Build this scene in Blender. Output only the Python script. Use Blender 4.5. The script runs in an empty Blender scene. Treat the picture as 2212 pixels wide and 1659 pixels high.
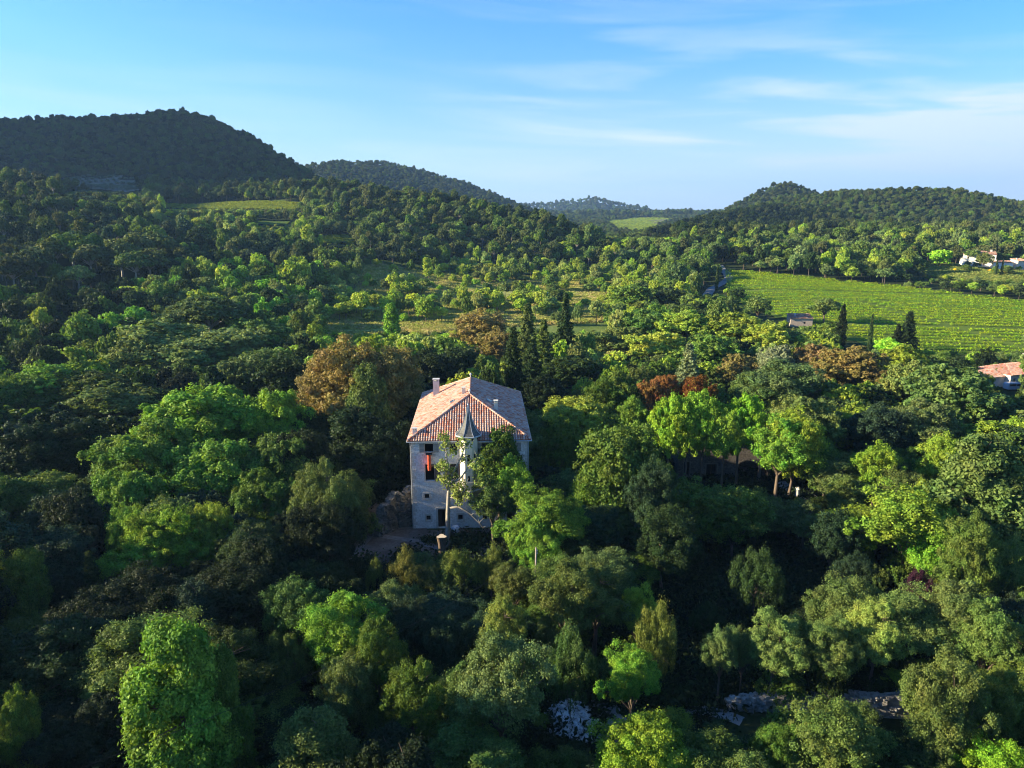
import bpy, math, random
import numpy as np
from mathutils import Vector, Matrix
rad = math.radians
SC = bpy.context.scene
COL = SC.collection
SEED = np.random.default_rng(7)
random.seed(7)

# ------------------------------------------------------------------ camera, sky, sun, exposure
CAMZ = 42.0
PITCH = rad(13.4)
F = 711.0
cam_d = bpy.data.cameras.new('camera')
cam_d.sensor_width = 36; cam_d.lens = F / 1024 * 36
cam_d.clip_start = 0.5; cam_d.clip_end = 40000
cam = bpy.data.objects.new('camera', cam_d); COL.objects.link(cam)
cam.location = (0, 0, CAMZ); cam.rotation_euler = (rad(90) - PITCH, 0, 0)
SC.camera = cam

SUN_EL = rad(18.5)
SUN_AZ = rad(-93)          # compass angle from +Y towards +X: the sun stands on the left
sun_dir = Vector((math.sin(SUN_AZ) * math.cos(SUN_EL), math.cos(SUN_AZ) * math.cos(SUN_EL), math.sin(SUN_EL)))
sl = bpy.data.lights.new('sun', 'SUN'); sl.energy = 5.0; sl.angle = rad(0.55); sl.color = (1.0, 0.85, 0.58)
so = bpy.data.objects.new('sun', sl); COL.objects.link(so)
so.rotation_euler = (-sun_dir).to_track_quat('-Z', 'Y').to_euler(); so.location = (-60, 0, 90)

SC.view_settings.view_transform = 'Standard'; SC.view_settings.look = 'None'
SC.view_settings.gamma = 1; SC.view_settings.use_curve_mapping = False
SC.view_settings.exposure = 1.9
cy = SC.cycles
cy.max_bounces = 5; cy.diffuse_bounces = 3; cy.glossy_bounces = 1; cy.transmission_bounces = 2
cy.transparent_max_bounces = 4; cy.volume_bounces = 0
cy.caustics_reflective = False; cy.caustics_refractive = False
cy.filter_width = 1.1

W = bpy.data.worlds.new('World'); SC.world = W; W.use_nodes = True
nt = W.node_tree; nt.nodes.clear()
def N(nt, t, **k):
    n = nt.nodes.new(t)
    for a, b in k.items(): setattr(n, a, b)
    return n
def build_world():
    L = nt.links.new
    out = N(nt, 'ShaderNodeOutputWorld'); bg = N(nt, 'ShaderNodeBackground')
    sky = N(nt, 'ShaderNodeTexSky'); sky.sky_type = 'NISHITA'; sky.sun_disc = False
    sky.sun_elevation = SUN_EL; sky.sun_rotation = SUN_AZ
    sky.altitude = 300; sky.air_density = 1.0; sky.dust_density = 0.25; sky.ozone_density = 3.0
    hs = N(nt, 'ShaderNodeHueSaturation'); hs.inputs['Hue'].default_value = 0.513; hs.inputs['Saturation'].default_value = 1.4; hs.inputs['Value'].default_value = 1.12
    L(sky.outputs[0], hs.inputs['Color'])
    tc = N(nt, 'ShaderNodeTexCoord'); sp = N(nt, 'ShaderNodeSeparateXYZ'); L(tc.outputs['Generated'], sp.inputs[0])
    def m(op, a, b=None, c=None):
        n = N(nt, 'ShaderNodeMath', operation=op)
        for i, v in enumerate((a, b, c)):
            if v is None: continue
            if isinstance(v, (int, float)): n.inputs[i].default_value = v
            else: L(v, n.inputs[i])
        return n.outputs[0]
    az = m('ARCTAN2', sp.outputs[0], sp.outputs[1]); el = m('ARCSINE', sp.outputs[2])
    # long flat streaks of cirrus
    cb = N(nt, 'ShaderNodeCombineXYZ'); L(m('MULTIPLY', az, 2.6), cb.inputs[0]); L(m('MULTIPLY', m('ADD', el, m('MULTIPLY', az, 0.05)), 26), cb.inputs[1])
    n1 = N(nt, 'ShaderNodeTexNoise'); n1.inputs['Scale'].default_value = 1.0; n1.inputs['Detail'].default_value = 7; n1.inputs['Roughness'].default_value = 0.5; n1.inputs['Distortion'].default_value = 0.5
    L(cb.outputs[0], n1.inputs['Vector'])
    cb2 = N(nt, 'ShaderNodeCombineXYZ'); L(m('MULTIPLY', az, 1.3), cb2.inputs[0]); L(m('MULTIPLY', el, 5), cb2.inputs[1])
    n2 = N(nt, 'ShaderNodeTexNoise'); n2.inputs['Scale'].default_value = 1.3; n2.inputs['Detail'].default_value = 4
    L(cb2.outputs[0], n2.inputs['Vector'])
    def ss(v, a, b, lo=0.0, hi=1.0):
        n = N(nt, 'ShaderNodeMapRange', interpolation_type='SMOOTHSTEP'); L(v, n.inputs[0])
        n.inputs[1].default_value = a; n.inputs[2].default_value = b; n.inputs[3].default_value = lo; n.inputs[4].default_value = hi
        return n.outputs[0]
    streak = ss(n1.outputs[0], 0.42, 0.64)
    patch = ss(n2.outputs[0], 0.40, 0.60)
    right = ss(az, -0.25, 0.35, 0.16, 0.85)
    low = ss(el, 0.02, 0.24, 1.0, 0.22)
    a1 = m('MULTIPLY', m('MULTIPLY', streak, m('ADD', m('MULTIPLY', patch, 0.6), 0.5)), m('MULTIPLY', right, low))
    veil = m('ADD', m('MULTIPLY', ss(el, 0.0, 0.20, 1.0, 0.0), m('ADD', m('MULTIPLY', right, 0.42), 0.10)), m('MULTIPLY', ss(el, 0.01, 0.10, 0.62, 0.0), m('ADD', m('MULTIPLY', streak, 0.6), 0.4)))
    al = m('MINIMUM', m('ADD', m('MULTIPLY', a1, 1.5), veil), 0.9)
    mx = N(nt, 'ShaderNodeMix', data_type='RGBA'); L(al, mx.inputs[0]); dm = N(nt, 'ShaderNodeMix', data_type='RGBA', blend_type='MULTIPLY'); dm.inputs[0].default_value = 1.0; L(hs.outputs[0], dm.inputs[6]); L(ss(el, 0.0, 0.26, 0.58, 0.95), dm.inputs[7]); L(dm.outputs[2], mx.inputs[6]); mx.inputs[7].default_value = CLOUD
    L(mx.outputs[2], bg.inputs[0]); bg.inputs[1].default_value = SKY_S
    L(bg.outputs[0], out.inputs[0])
SKY_S = 0.075
CLOUD = (3.5, 3.85, 4.2, 1)
build_world()

# ------------------------------------------------------------------ projection helpers
cP, sP = math.cos(PITCH), math.sin(PITCH)
def ray(px, py):
    u = (px - 512) / F; v = (384 - py) / F
    return np.array([u, cP + v * sP, -sP + v * cP])
def at(px, py, Y):
    d = ray(px, py); t = Y / d[1]
    return (d[0] * t, Y, CAMZ + d[2] * t)
def project(x, y, z):
    dz = z - CAMZ
    dep = y * cP - dz * sP; up = y * sP + dz * cP
    return 512 + F * x / dep, 384 - F * up / dep, dep

# ------------------------------------------------------------------ terrain function
def vnoise(x, y, s, seed=0):
    x = np.asarray(x, float) / s + 137.3 * seed; y = np.asarray(y, float) / s - 71.9 * seed
    xi = np.floor(x).astype(np.int64); yi = np.floor(y).astype(np.int64)
    fx = x - xi; fy = y - yi; fx = fx * fx * (3 - 2 * fx); fy = fy * fy * (3 - 2 * fy)
    def h(a, b):
        n = (a * 374761393 + b * 668265263 + seed * 144665) & 0xffffffff
        n = ((n ^ (n >> 13)) * 1274126177) & 0xffffffff
        return ((n ^ (n >> 16)) & 0xffff) / 65535.0
    return (h(xi, yi) * (1 - fx) + h(xi + 1, yi) * fx) * (1 - fy) + (h(xi, yi + 1) * (1 - fx) + h(xi + 1, yi + 1) * fx) * fy
TREE_H = 11.0
def R_(pts, slope, w=14, dz=TREE_H):
    P = [at(*p) for p in pts]
    return np.array([(a, b, c - dz) for a, b, c in P]), slope, w
RIDGES = [
    R_([(-900, 60, 760), (-500, 85, 820), (-200, 108, 880), (0, 112, 880), (150, 110, 860), (167, 106, 852), (183, 105, 850), (204, 109, 840), (231, 123, 820), (259, 143, 790), (287, 163, 760), (308, 177, 730), (335, 192, 700)], .68),
    R_([(230, 200, 1500), (270, 181, 1500), (303, 164, 1500), (343, 159, 1500), (380, 157, 1500), (403, 161, 1480), (444, 171, 1450), (481, 186, 1400), (509, 201, 1350), (530, 213, 1300)], .5, 25),
    R_([(300, 181, 590), (350, 184, 570), (417, 189, 550), (463, 198, 530), (532, 211, 500), (602, 229, 470), (630, 245, 450)], .38),
    R_([(-700, 100, 520), (-400, 125, 500), (-150, 152, 470), (0, 171, 450), (60, 182, 445), (110, 194, 440), (160, 205, 430), (240, 212, 430)], .21, 25),
    R_([(-40, 176, 640), (40, 178, 640), (100, 176, 640), (150, 179, 620), (230, 182, 600), (300, 182, 590)], .30, 30),
    R_([(490, 207, 3000), (518, 201, 3000), (555, 200, 3000), (597, 197, 2900), (639, 205, 2800), (667, 211, 2700), (700, 216, 2600)], .5, 40, 20),
    R_([(640, 216, 7000), (667, 211, 7000), (675, 209, 7000), (684, 212, 7000), (692, 209, 7000), (698, 209, 7000), (702, 206, 7000), (708, 207, 7000), (714, 211, 7000), (740, 216, 7000)], .9, 20),
    R_([(755, 196, 1150), (770, 186, 1150), (782, 176, 1150), (791, 176, 1150), (801, 184, 1150), (815, 193, 1150)], .65, 12),
    R_([(645, 244, 570), (655, 235, 600), (671, 228, 640), (713, 212, 720), (745, 203, 780), (762, 199, 800), (800, 199, 790), (840, 206, 740), (870, 212, 690)], .33),
    R_([(780, 200, 960), (801, 192, 940), (830, 189, 930), (856, 187, 920), (903, 184, 900), (949, 185, 880), (986, 193, 850), (1024, 203, 820), (1100, 222, 780), (1250, 235, 740)], .30),
    (np.array([(-1350., 630., 470.), (-1300., 800., 490.), (-1350., 1050., 470.)]), .60, 40),  # unseen massif beyond the left edge, added to shade the left hill
]
def terrain(x, y):
    x = np.asarray(x, float); y = np.asarray(y, float); sh = x.shape
    x = x.ravel(); y = y.ravel()
    base = np.clip(y - 450, 0, 1300) * .026 + .030 * (np.clip(y - 200, 0, 330) - np.clip(y - 560, 0, 330)) + np.clip((x - 50) / 70, 0, 1) * .040 * np.clip((x + 20 - (y - 300) * .25) / 60, 0, 1) * (np.clip(y - 190, 0, 320) - np.clip(y - 540, 0, 320))
    acc = [base]
    for P, s, w in RIDGES:
        best = np.full(x.shape, -1e9)
        for a, b in zip(P[:-1], P[1:]):
            ex, ey = b[0] - a[0], b[1] - a[1]
            t = np.clip(((x - a[0]) * ex + (y - a[1]) * ey) / (ex * ex + ey * ey + 1e-9), 0, 1)
            d = np.hypot(x - a[0] - t * ex, y - a[1] - t * ey)
            zz = a[2] + t * (b[2] - a[2]) - s * (np.sqrt(d * d + w * w) - w)
            best = np.maximum(best, zz)
        acc.append(best)
    A = np.stack(acc); k = 5.0; m = A.max(0)
    z = m + k * np.log(np.exp((A - m) / k).sum(0))
    z -= k * math.log(1.0)
    hi = np.clip((z - 12) / 60, 0, 1)
    d0 = np.hypot(x, y)
    z += hi * (vnoise(x, y, 90, 1) - .5) * 6 * np.clip(d0 / 700, .4, 2) + hi * (vnoise(x, y, 33, 2) - .5) * 4
    near = np.clip((d0 - 130) / 120, 0, 1)
    z += near * (vnoise(x, y, 60, 3) - .5) * 1.6
    zb = z * np.clip((d0 - 110) / 60, 0, 1)
    return zb.reshape(sh)
def tz(x, y): return float(terrain(np.array([x]), np.array([y]))[0])
def hit(px, py, H=0.0, tmin=20, tmax=9000):
    """where the line of sight through a pixel meets the ground raised by H"""
    d = ray(px, py)
    ts = np.geomspace(tmin, tmax, 700)
    X, Y, Z = d[0] * ts, d[1] * ts, CAMZ + d[2] * ts
    g = terrain(X, Y) + H
    k = np.nonzero(Z <= g)[0]
    if len(k) == 0: return None
    i = k[0]
    if i == 0: return (X[0], Y[0], g[0])
    a0 = Z[i - 1] - g[i - 1]; a1 = Z[i] - g[i]; f = a0 / (a0 - a1 + 1e-9)
    x = X[i - 1] + f * (X[i] - X[i - 1]); y = Y[i - 1] + f * (Y[i] - Y[i - 1])
    return (x, y, tz(x, y))
def inpoly(x, y, P):
    x = np.asarray(x); y = np.asarray(y); r = np.zeros(x.shape, bool); n = len(P)
    for i in range(n):
        x0, y0 = P[i][:2]; x1, y1 = P[(i + 1) % n][:2]
        c = ((y0 > y) != (y1 > y)) & (x < (x1 - x0) * (y - y0) / (y1 - y0 + 1e-12) + x0)
        r ^= c
    return r
S = 0.46293  # the 2212 px working view of the photograph -> 1024

# ------------------------------------------------------------------ object helpers
def tag(o, label=None, cat=None, group=None, kind=None):
    if label: o['label'] = label
    if cat: o['category'] = cat
    if group: o['group'] = group
    if kind: o['kind'] = kind
    return o
def fastmesh(name, V, Fc, mats=(), mi=None, smooth=False):
    """V (n,3); Fc list of (k,m) index arrays with m = 3 or 4 or python list of faces"""
    me = bpy.data.meshes.new(name)
    V = np.asarray(V, np.float32)
    if isinstance(Fc, list) and (len(Fc) == 0 or not isinstance(Fc[0], np.ndarray)):
        me.from_pydata([tuple(map(float, v)) for v in V], [], Fc)
    else:
        arrs = Fc if isinstance(Fc, list) else [Fc]
        me.vertices.add(len(V)); me.vertices.foreach_set('co', V.ravel())
        loops = np.concatenate([a.ravel() for a in arrs]).astype(np.int32)
        cnt = np.concatenate([np.full(len(a), a.shape[1]) for a in arrs])
        st = np.concatenate([[0], np.cumsum(cnt)[:-1]]).astype(np.int32)
        me.loops.add(len(loops)); me.loops.foreach_set('vertex_index', loops)
        me.polygons.add(len(cnt)); me.polygons.foreach_set('loop_start', st)
        me.update(calc_edges=True)
    for m_ in mats: me.materials.append(m_)
    if mi is not None: me.polygons.foreach_set('material_index', np.asarray(mi, np.int32))
    if smooth: me.polygons.foreach_set('use_smooth', np.ones(len(me.polygons), bool))
    me.update(); me.validate()
    return me
def link(name, me, parent=None, loc=None, rot=None):
    o = bpy.data.objects.new(name, me); COL.objects.link(o)
    if parent is not None: o.parent = parent
    if loc is not None: o.location = loc
    if rot is not None: o.rotation_euler = rot
    return o
def empty(name, loc, rz=0, label=None, cat=None, group=None):
    o = bpy.data.objects.new(name, None); COL.objects.link(o); o.location = loc; o.rotation_euler = (0, 0, rz)
    o.empty_display_size = .5
    return tag(o, label, cat, group)
class MB:
    def __init__(s): s.v = []; s.f = []; s.m = []
    def quad(s, *p, m=0):
        n = len(s.v); s.v += [tuple(q) for q in p]; s.f.append(tuple(range(n, n + len(p)))); s.m.append(m)
    def box(s, x0, y0, z0, x1, y1, z1, m=0, rz=0, c=None):
        n = len(s.v)
        pts = [(x0, y0, z0), (x1, y0, z0), (x1, y1, z0), (x0, y1, z0), (x0, y0, z1), (x1, y0, z1), (x1, y1, z1), (x0, y1, z1)]
        if rz:
            cx, cy_ = c if c else ((x0 + x1) / 2, (y0 + y1) / 2); ca, sa = math.cos(rz), math.sin(rz)
            pts = [(cx + (a - cx) * ca - (b - cy_) * sa, cy_ + (a - cx) * sa + (b - cy_) * ca, z) for a, b, z in pts]
        s.v += pts
        for q in ((3, 2, 1, 0), (4, 5, 6, 7), (0, 1, 5, 4), (1, 2, 6, 5), (2, 3, 7, 6), (3, 0, 4, 7)):
            s.f.append(tuple(n + i for i in q)); s.m.append(m)
    def tube(s, path, radii, k=6, m=0, cap=True):
        path = [Vector(p) for p in path]; rings = []
        if not hasattr(radii, '__len__'): radii = [radii] * len(path)
        for i, p in enumerate(path):
            d = (path[min(i + 1, len(path) - 1)] - path[max(i - 1, 0)])
            d = d.normalized() if d.length > 1e-9 else Vector((0, 0, 1))
            a = d.orthogonal().normalized() if i == 0 else (a - d * a.dot(d)).normalized()
            b = d.cross(a); n = len(s.v)
            s.v += [tuple(p + (a * math.cos(2 * math.pi * j / k) + b * math.sin(2 * math.pi * j / k)) * radii[i]) for j in range(k)]
            rings.append(n)
        for r0, r1 in zip(rings, rings[1:]):
            for j in range(k):
                s.f.append((r0 + j, r0 + (j + 1) % k, r1 + (j + 1) % k, r1 + j)); s.m.append(m)
        if cap:
            s.f.append(tuple(rings[0] + j for j in reversed(range(k)))); s.m.append(m)
            s.f.append(tuple(rings[-1] + j for j in range(k))); s.m.append(m)
    def lathe(s, c, prof, k=8, m=0, ph=0, cap=True):
        rings = []
        for r, z in prof:
            n = len(s.v)
            s.v += [(c[0] + r * math.cos(ph + 2 * math.pi * j / k), c[1] + r * math.sin(ph + 2 * math.pi * j / k), z) for j in range(k)]
            rings.append(n)
        for r0, r1 in zip(rings, rings[1:]):
            for j in range(k):
                s.f.append((r0 + j, r0 + (j + 1) % k, r1 + (j + 1) % k, r1 + j)); s.m.append(m)
        if cap:
            s.f.append(tuple(rings[0] + j for j in reversed(range(k)))); s.m.append(m)
            s.f.append(tuple(rings[-1] + j for j in range(k))); s.m.append(m)
    def mesh(s, name, mats, smooth=False):
        me = bpy.data.meshes.new(name); me.from_pydata(s.v, [], s.f)
        if not isinstance(mats, (list, tuple)): mats = [mats]
        for q in mats: me.materials.append(q)
        me.polygons.foreach_set('material_index', s.m)
        if smooth: me.polygons.foreach_set('use_smooth', [True] * len(s.f))
        me.update(); return me
    def build(s, name, mats, parent=None, smooth=False, loc=None, rot=None):
        return link(name, s.mesh(name, mats, smooth), parent, loc, rot)

# ------------------------------------------------------------------ materials
def newmat(name):
    m = bpy.data.materials.new(name); m.use_nodes = True; t = m.node_tree; t.nodes.clear()
    o = N(t, 'ShaderNodeOutputMaterial'); return m, t, o
def mathn(t, op, a, b=None):
    n = N(t, 'ShaderNodeMath', operation=op)
    for i, v in enumerate((a, b)):
        if v is None: continue
        if isinstance(v, (int, float)): n.inputs[i].default_value = v
        else: t.links.new(v, n.inputs[i])
    return n.outputs[0]
def ramp(t, fac, stops, interp='LINEAR'):
    r = N(t, 'ShaderNodeValToRGB'); r.color_ramp.interpolation = interp
    e = r.color_ramp.elements
    while len(e) < len(stops): e.new(.5)
    for q, (p, c) in zip(e, stops): q.position = p; q.color = (*c, 1)
    t.links.new(fac, r.inputs[0]); return r.outputs[0]
def noise(t, vec, scale, detail=4, rough=.55):
    n = N(t, 'ShaderNodeTexNoise'); n.inputs['Scale'].default_value = scale; n.inputs['Detail'].default_value = detail; n.inputs['Roughness'].default_value = rough
    if vec is not None: t.links.new(vec, n.inputs['Vector'])
    return n.outputs[0]
def mixc(t, fac, a, b, mode='MIX'):
    n = N(t, 'ShaderNodeMix', data_type='RGBA', blend_type=mode)
    for i, v in ((0, fac), (6, a), (7, b)):
        if isinstance(v, (int, float)): n.inputs[i].default_value = v
        elif isinstance(v, tuple): n.inputs[i].default_value = (*v, 1) if len(v) == 3 else v
        else: t.links.new(v, n.inputs[i])
    return n.outputs[2]
def leaf_mat(name, src, lo=.62, hi=1.42):
    m, t, o = newmat(name)
    if src == 'object':
        c = N(t, 'ShaderNodeObjectInfo').outputs['Color']
    elif src == 'instance':
        a = N(t, 'ShaderNodeAttribute'); a.attribute_type = 'INSTANCER'; a.attribute_name = 'tint'; c = a.outputs['Color']
    else:
        rgb = N(t, 'ShaderNodeRGB'); rgb.outputs[0].default_value = (*src, 1); c = rgb.outputs[0]
    g = N(t, 'ShaderNodeNewGeometry')
    mr = N(t, 'ShaderNodeMapRange'); t.links.new(g.outputs['Random Per Island'], mr.inputs[0]); mr.inputs[3].default_value = lo; mr.inputs[4].default_value = hi
    tc = N(t, 'ShaderNodeTexCoord')
    nz = noise(t, tc.outputs['Object'], .55, 2)
    mr2 = N(t, 'ShaderNodeMapRange'); t.links.new(nz, mr2.inputs[0]); mr2.inputs[1].default_value = .3; mr2.inputs[2].default_value = .7; mr2.inputs[3].default_value = .8; mr2.inputs[4].default_value = 1.25
    v = mathn(t, 'MULTIPLY', mr.outputs[0], mr2.outputs[0])
    hs = N(t, 'ShaderNodeHueSaturation'); t.links.new(c, hs.inputs['Color']); t.links.new(v, hs.inputs['Value'])
    hh = N(t, 'ShaderNodeMapRange'); t.links.new(g.outputs['Random Per Island'], hh.inputs[0]); hh.inputs[3].default_value = .515; hh.inputs[4].default_value = .485
    t.links.new(mathn(t, 'ADD', hh.outputs[0], mathn(t, 'MULTIPLY', mathn(t, 'SUBTRACT', noise(t, tc.outputs['Object'], .35, 3), .5), -.14)), hs.inputs['Hue'])
    b = N(t, 'ShaderNodeBsdfPrincipled'); b.inputs['Roughness'].default_value = .6; b.inputs['Specular IOR Level'].default_value = .12
    tr = N(t, 'ShaderNodeBsdfTranslucent'); ms = N(t, 'ShaderNodeMixShader'); ms.inputs[0].default_value = .28
    t.links.new(hs.outputs[0], b.inputs['Base Color'])
    t.links.new(mixc(t, 1.0, hs.outputs[0], (1.25, 1.15, .5), 'MULTIPLY'), tr.inputs[0])
    t.links.new(b.outputs[0], ms.inputs[1]); t.links.new(tr.outputs[0], ms.inputs[2]); t.links.new(ms.outputs[0], o.inputs[0])
    return m
def simple(name, col, rough=.8, nscale=None, amt=.25, bump=0, metallic=0, spec=.3, stretch=None):
    m, t, o = newmat(name); b = N(t, 'ShaderNodeBsdfPrincipled')
    b.inputs['Roughness'].default_value = rough; b.inputs['Metallic'].default_value = metallic; b.inputs['Specular IOR Level'].default_value = spec
    if nscale:
        tc = N(t, 'ShaderNodeTexCoord'); vec = tc.outputs['Object']
        if stretch:
            mp = N(t, 'ShaderNodeMapping'); mp.inputs['Scale'].default_value = stretch; t.links.new(vec, mp.inputs[0]); vec = mp.outputs[0]
        nz = noise(t, vec, nscale, 6, .65)
        lo = tuple(c * (1 - amt) for c in col); hi = tuple(min(1, c * (1 + amt)) for c in col)
        t.links.new(ramp(t, nz, [(.32, lo), (.68, hi)]), b.inputs['Base Color'])
        if bump:
            bp = N(t, 'ShaderNodeBump'); bp.inputs['Strength'].default_value = bump; bp.inputs['Distance'].default_value = .05
            t.links.new(nz, bp.inputs['Height']); t.links.new(bp.outputs[0], b.inputs['Normal'])
    else: b.inputs['Base Color'].default_value = (*col, 1)
    t.links.new(b.outputs[0], o.inputs[0]); return m
def stone_mat(name, light, dark, mortar, sc=(3.2, 3.2, 5.5), stain=.3):
    m, t, o = newmat(name); b = N(t, 'ShaderNodeBsdfPrincipled'); b.inputs['Roughness'].default_value = .92; b.inputs['Specular IOR Level'].default_value = .15
    tc = N(t, 'ShaderNodeTexCoord'); mp = N(t, 'ShaderNodeMapping'); mp.inputs['Scale'].default_value = sc; t.links.new(tc.outputs['Object'], mp.inputs[0])
    nz = N(t, 'ShaderNodeTexNoise'); nz.inputs['Scale'].default_value = 1.3; t.links.new(mp.outputs[0], nz.inputs['Vector'])
    wv = mixc(t, .25, mp.outputs[0], nz.outputs['Color'], 'ADD')
    v = N(t, 'ShaderNodeTexVoronoi'); v.inputs['Scale'].default_value = 1; t.links.new(wv, v.inputs['Vector'])
    e = N(t, 'ShaderNodeTexVoronoi', feature='DISTANCE_TO_EDGE'); t.links.new(wv, e.inputs['Vector']); e.inputs['Scale'].default_value = 1
    sepc = N(t, 'ShaderNodeSeparateColor'); t.links.new(v.outputs['Color'], sepc.inputs[0])
    stonec = mixc(t, sepc.outputs[0], dark, light)
    ef = N(t, 'ShaderNodeMapRange'); t.links.new(e.outputs['Distance'], ef.inputs[0]); ef.inputs[1].default_value = .03; ef.inputs[2].default_value = .10
    c = mixc(t, ef.outputs[0], mortar, stonec)
    big = noise(t, tc.outputs['Object'], .35, 6, .7)
    st = N(t, 'ShaderNodeMapRange'); t.links.new(big, st.inputs[0]); st.inputs[1].default_value = .35; st.inputs[2].default_value = .65; st.inputs[3].default_value = 1 - stain; st.inputs[4].default_value = 1.08
    hs = N(t, 'ShaderNodeHueSaturation'); t.links.new(c, hs.inputs['Color']); t.links.new(st.outputs[0], hs.inputs['Value'])
    t.links.new(hs.outputs[0], b.inputs['Base Color'])
    bp = N(t, 'ShaderNodeBump'); bp.inputs['Strength'].default_value = .8; bp.inputs['Distance'].default_value = .05
    t.links.new(mathn(t, 'ADD', ef.outputs[0], mathn(t, 'MULTIPLY', noise(t, mp.outputs[0], 4), .5)), bp.inputs['Height']); t.links.new(bp.outputs[0], b.inputs['Normal'])
    t.links.new(b.outputs[0], o.inputs[0]); return m
def tile_mat(name, stops, mulv=1.0):
    m, t, o = newmat(name); b = N(t, 'ShaderNodeBsdfPrincipled'); b.inputs['Roughness'].default_value = .85; b.inputs['Specular IOR Level'].default_value = .2
    a = N(t, 'ShaderNodeAttribute'); a.attribute_name = 'tile'
    c = ramp(t, a.outputs['Fac'], stops)
    tc = N(t, 'ShaderNodeTexCoord'); nz = noise(t, tc.outputs['Object'], .6, 5, .7)
    st = N(t, 'ShaderNodeMapRange'); t.links.new(nz, st.inputs[0]); st.inputs[1].default_value = .3; st.inputs[2].default_value = .7; st.inputs[3].default_value = .78 * mulv; st.inputs[4].default_value = 1.15 * mulv
    hs = N(t, 'ShaderNodeHueSaturation'); t.links.new(c, hs.inputs['Color']); t.links.new(st.outputs[0], hs.inputs['Value'])
    t.links.new(hs.outputs[0], b.inputs['Base Color']); t.links.new(b.outputs[0], o.inputs[0]); return m
def ground_mat(name, stops, sc=.08, fine=1.2, bump=.4):
    m, t, o = newmat(name); b = N(t, 'ShaderNodeBsdfPrincipled'); b.inputs['Roughness'].default_value = 1; b.inputs['Specular IOR Level'].default_value = .05
    tc = N(t, 'ShaderNodeTexCoord'); v = tc.outputs['Object']
    n1 = noise(t, v, sc, 6, .6); n2 = noise(t, v, fine, 5, .7)
    f = mathn(t, 'ADD', mathn(t, 'MULTIPLY', n1, .6), mathn(t, 'MULTIPLY', n2, .4))
    t.links.new(ramp(t, f, stops), b.inputs['Base Color'])
    bp = N(t, 'ShaderNodeBump'); bp.inputs['Strength'].default_value = bump; bp.inputs['Distance'].default_value = .3; t.links.new(n2, bp.inputs['Height']); t.links.new(bp.outputs[0], b.inputs['Normal'])
    t.links.new(b.outputs[0], o.inputs[0]); return m

M_LEAF = leaf_mat('leaves', 'object'); M_LEAFI = leaf_mat('leaves of the far woods', 'instance')
M_VINE = leaf_mat('vine leaves', (.29, .42, .016), .88, 1.12); M_VINE2 = leaf_mat('young vine leaves', (.22, .36, .03), .85, 1.15)
M_BARK = simple('bark', (.12, .09, .065), .95, 3, .4, .5, stretch=(2, 2, .5)); M_BARKP = simple('pale bark', (.30, .27, .22), .95, 3, .3, .4)
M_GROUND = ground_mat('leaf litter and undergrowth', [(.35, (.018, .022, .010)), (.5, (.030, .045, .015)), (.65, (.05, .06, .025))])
M_MEADOW = ground_mat('meadow grass', [(.34, (.19, .24, .05)), (.46, (.29, .31, .08)), (.58, (.38, .36, .12)), (.68, (.44, .36, .17))], .05, .8)
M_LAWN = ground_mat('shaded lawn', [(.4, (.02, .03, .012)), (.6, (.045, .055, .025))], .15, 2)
M_VSOIL = ground_mat('vineyard soil', [(.35, (.06, .10, .015)), (.55, (.10, .15, .025)), (.7, (.16, .16, .05))], .1, 1)
M_DIRT = ground_mat('bare dirt', [(.35, (.07, .06, .05)), (.5, (.12, .105, .09)), (.65, (.20, .18, .155))], .35, 3)
M_ROAD = ground_mat('pale road', [(.4, (.16, .16, .16)), (.6, (.24, .23, .22))], .4, 4)
M_GRAVEL = ground_mat('gravel', [(.35, (.22, .21, .2)), (.6, (.42, .41, .39))], .8, 9)
M_OLIVEG = ground_mat('olive grove soil', [(.4, (.12, .13, .09)), (.6, (.2, .19, .15))], .1, 1)
M_WALL = stone_mat('limestone wall', (.86, .82, .75), (.62, .58, .52), (.87, .84, .79), stain=.22)
M_WALL2 = stone_mat('old rubble stone', (.27, .24, .21), (.12, .105, .09), (.19, .17, .15))
M_TRIM = simple('dressed stone', (.55, .5, .43), .85, 5, .15, .2)
M_RENDER = simple('cream render', (.62, .58, .48), .9, 1.2, .12, .1)
M_WHITE = simple('white render', (.80, .77, .70), .9, 1.5, .06)
M_TILE = tile_mat('canal roof tiles', [(0, (.40, .14, .08)), (.2, (.50, .22, .14)), (.45, (.52, .31, .22)), (.7, (.55, .39, .30)), (.88, (.50, .36, .30)), (1, (.34, .25, .22))])
M_TILE2 = tile_mat('brown roof tiles', [(0, (.3, .13, .08)), (.5, (.38, .22, .15)), (1, (.45, .35, .27))])
M_SLATE = simple('weathered slate', (.085, .088, .08), .65, 5, .5, .5)
M_ZINC = simple('zinc', (.42, .45, .46), .5, 3, .15, 0, .3)
M_SHUT = simple('grey wooden shutter', (.27, .26, .23), .8, 4, .2)
M_SHUTW = simple('brown wooden shutter', (.14, .10, .08), .8, 4, .2)
M_GLASS = simple('dark window glass', (.015, .018, .022), .15, spec=.6)
M_WOODD = simple('dark wood', (.05, .035, .025), .8, 6, .3)
M_ORANGE = simple('orange plastic', (.55, .09, .035), .5, 3, .15)
M_RED = simple('red plastic', (.55, .06, .03), .6)
M_BAG = simple('white woven bag', (.7, .72, .74), .7, 4, .1)
M_BLUE = simple('blue paint', (.05, .22, .62), .35, spec=.5)
M_VAN = simple('pale blue paint', (.30, .45, .70), .3, spec=.5)
M_POOL = simple('pool water', (.04, .33, .62), .1, spec=.6)
M_CONC = simple('pale concrete', (.5, .49, .46), .9, 2, .15)
M_METAL = simple('dark iron', (.08, .08, .08), .5, metallic=.5)
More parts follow.
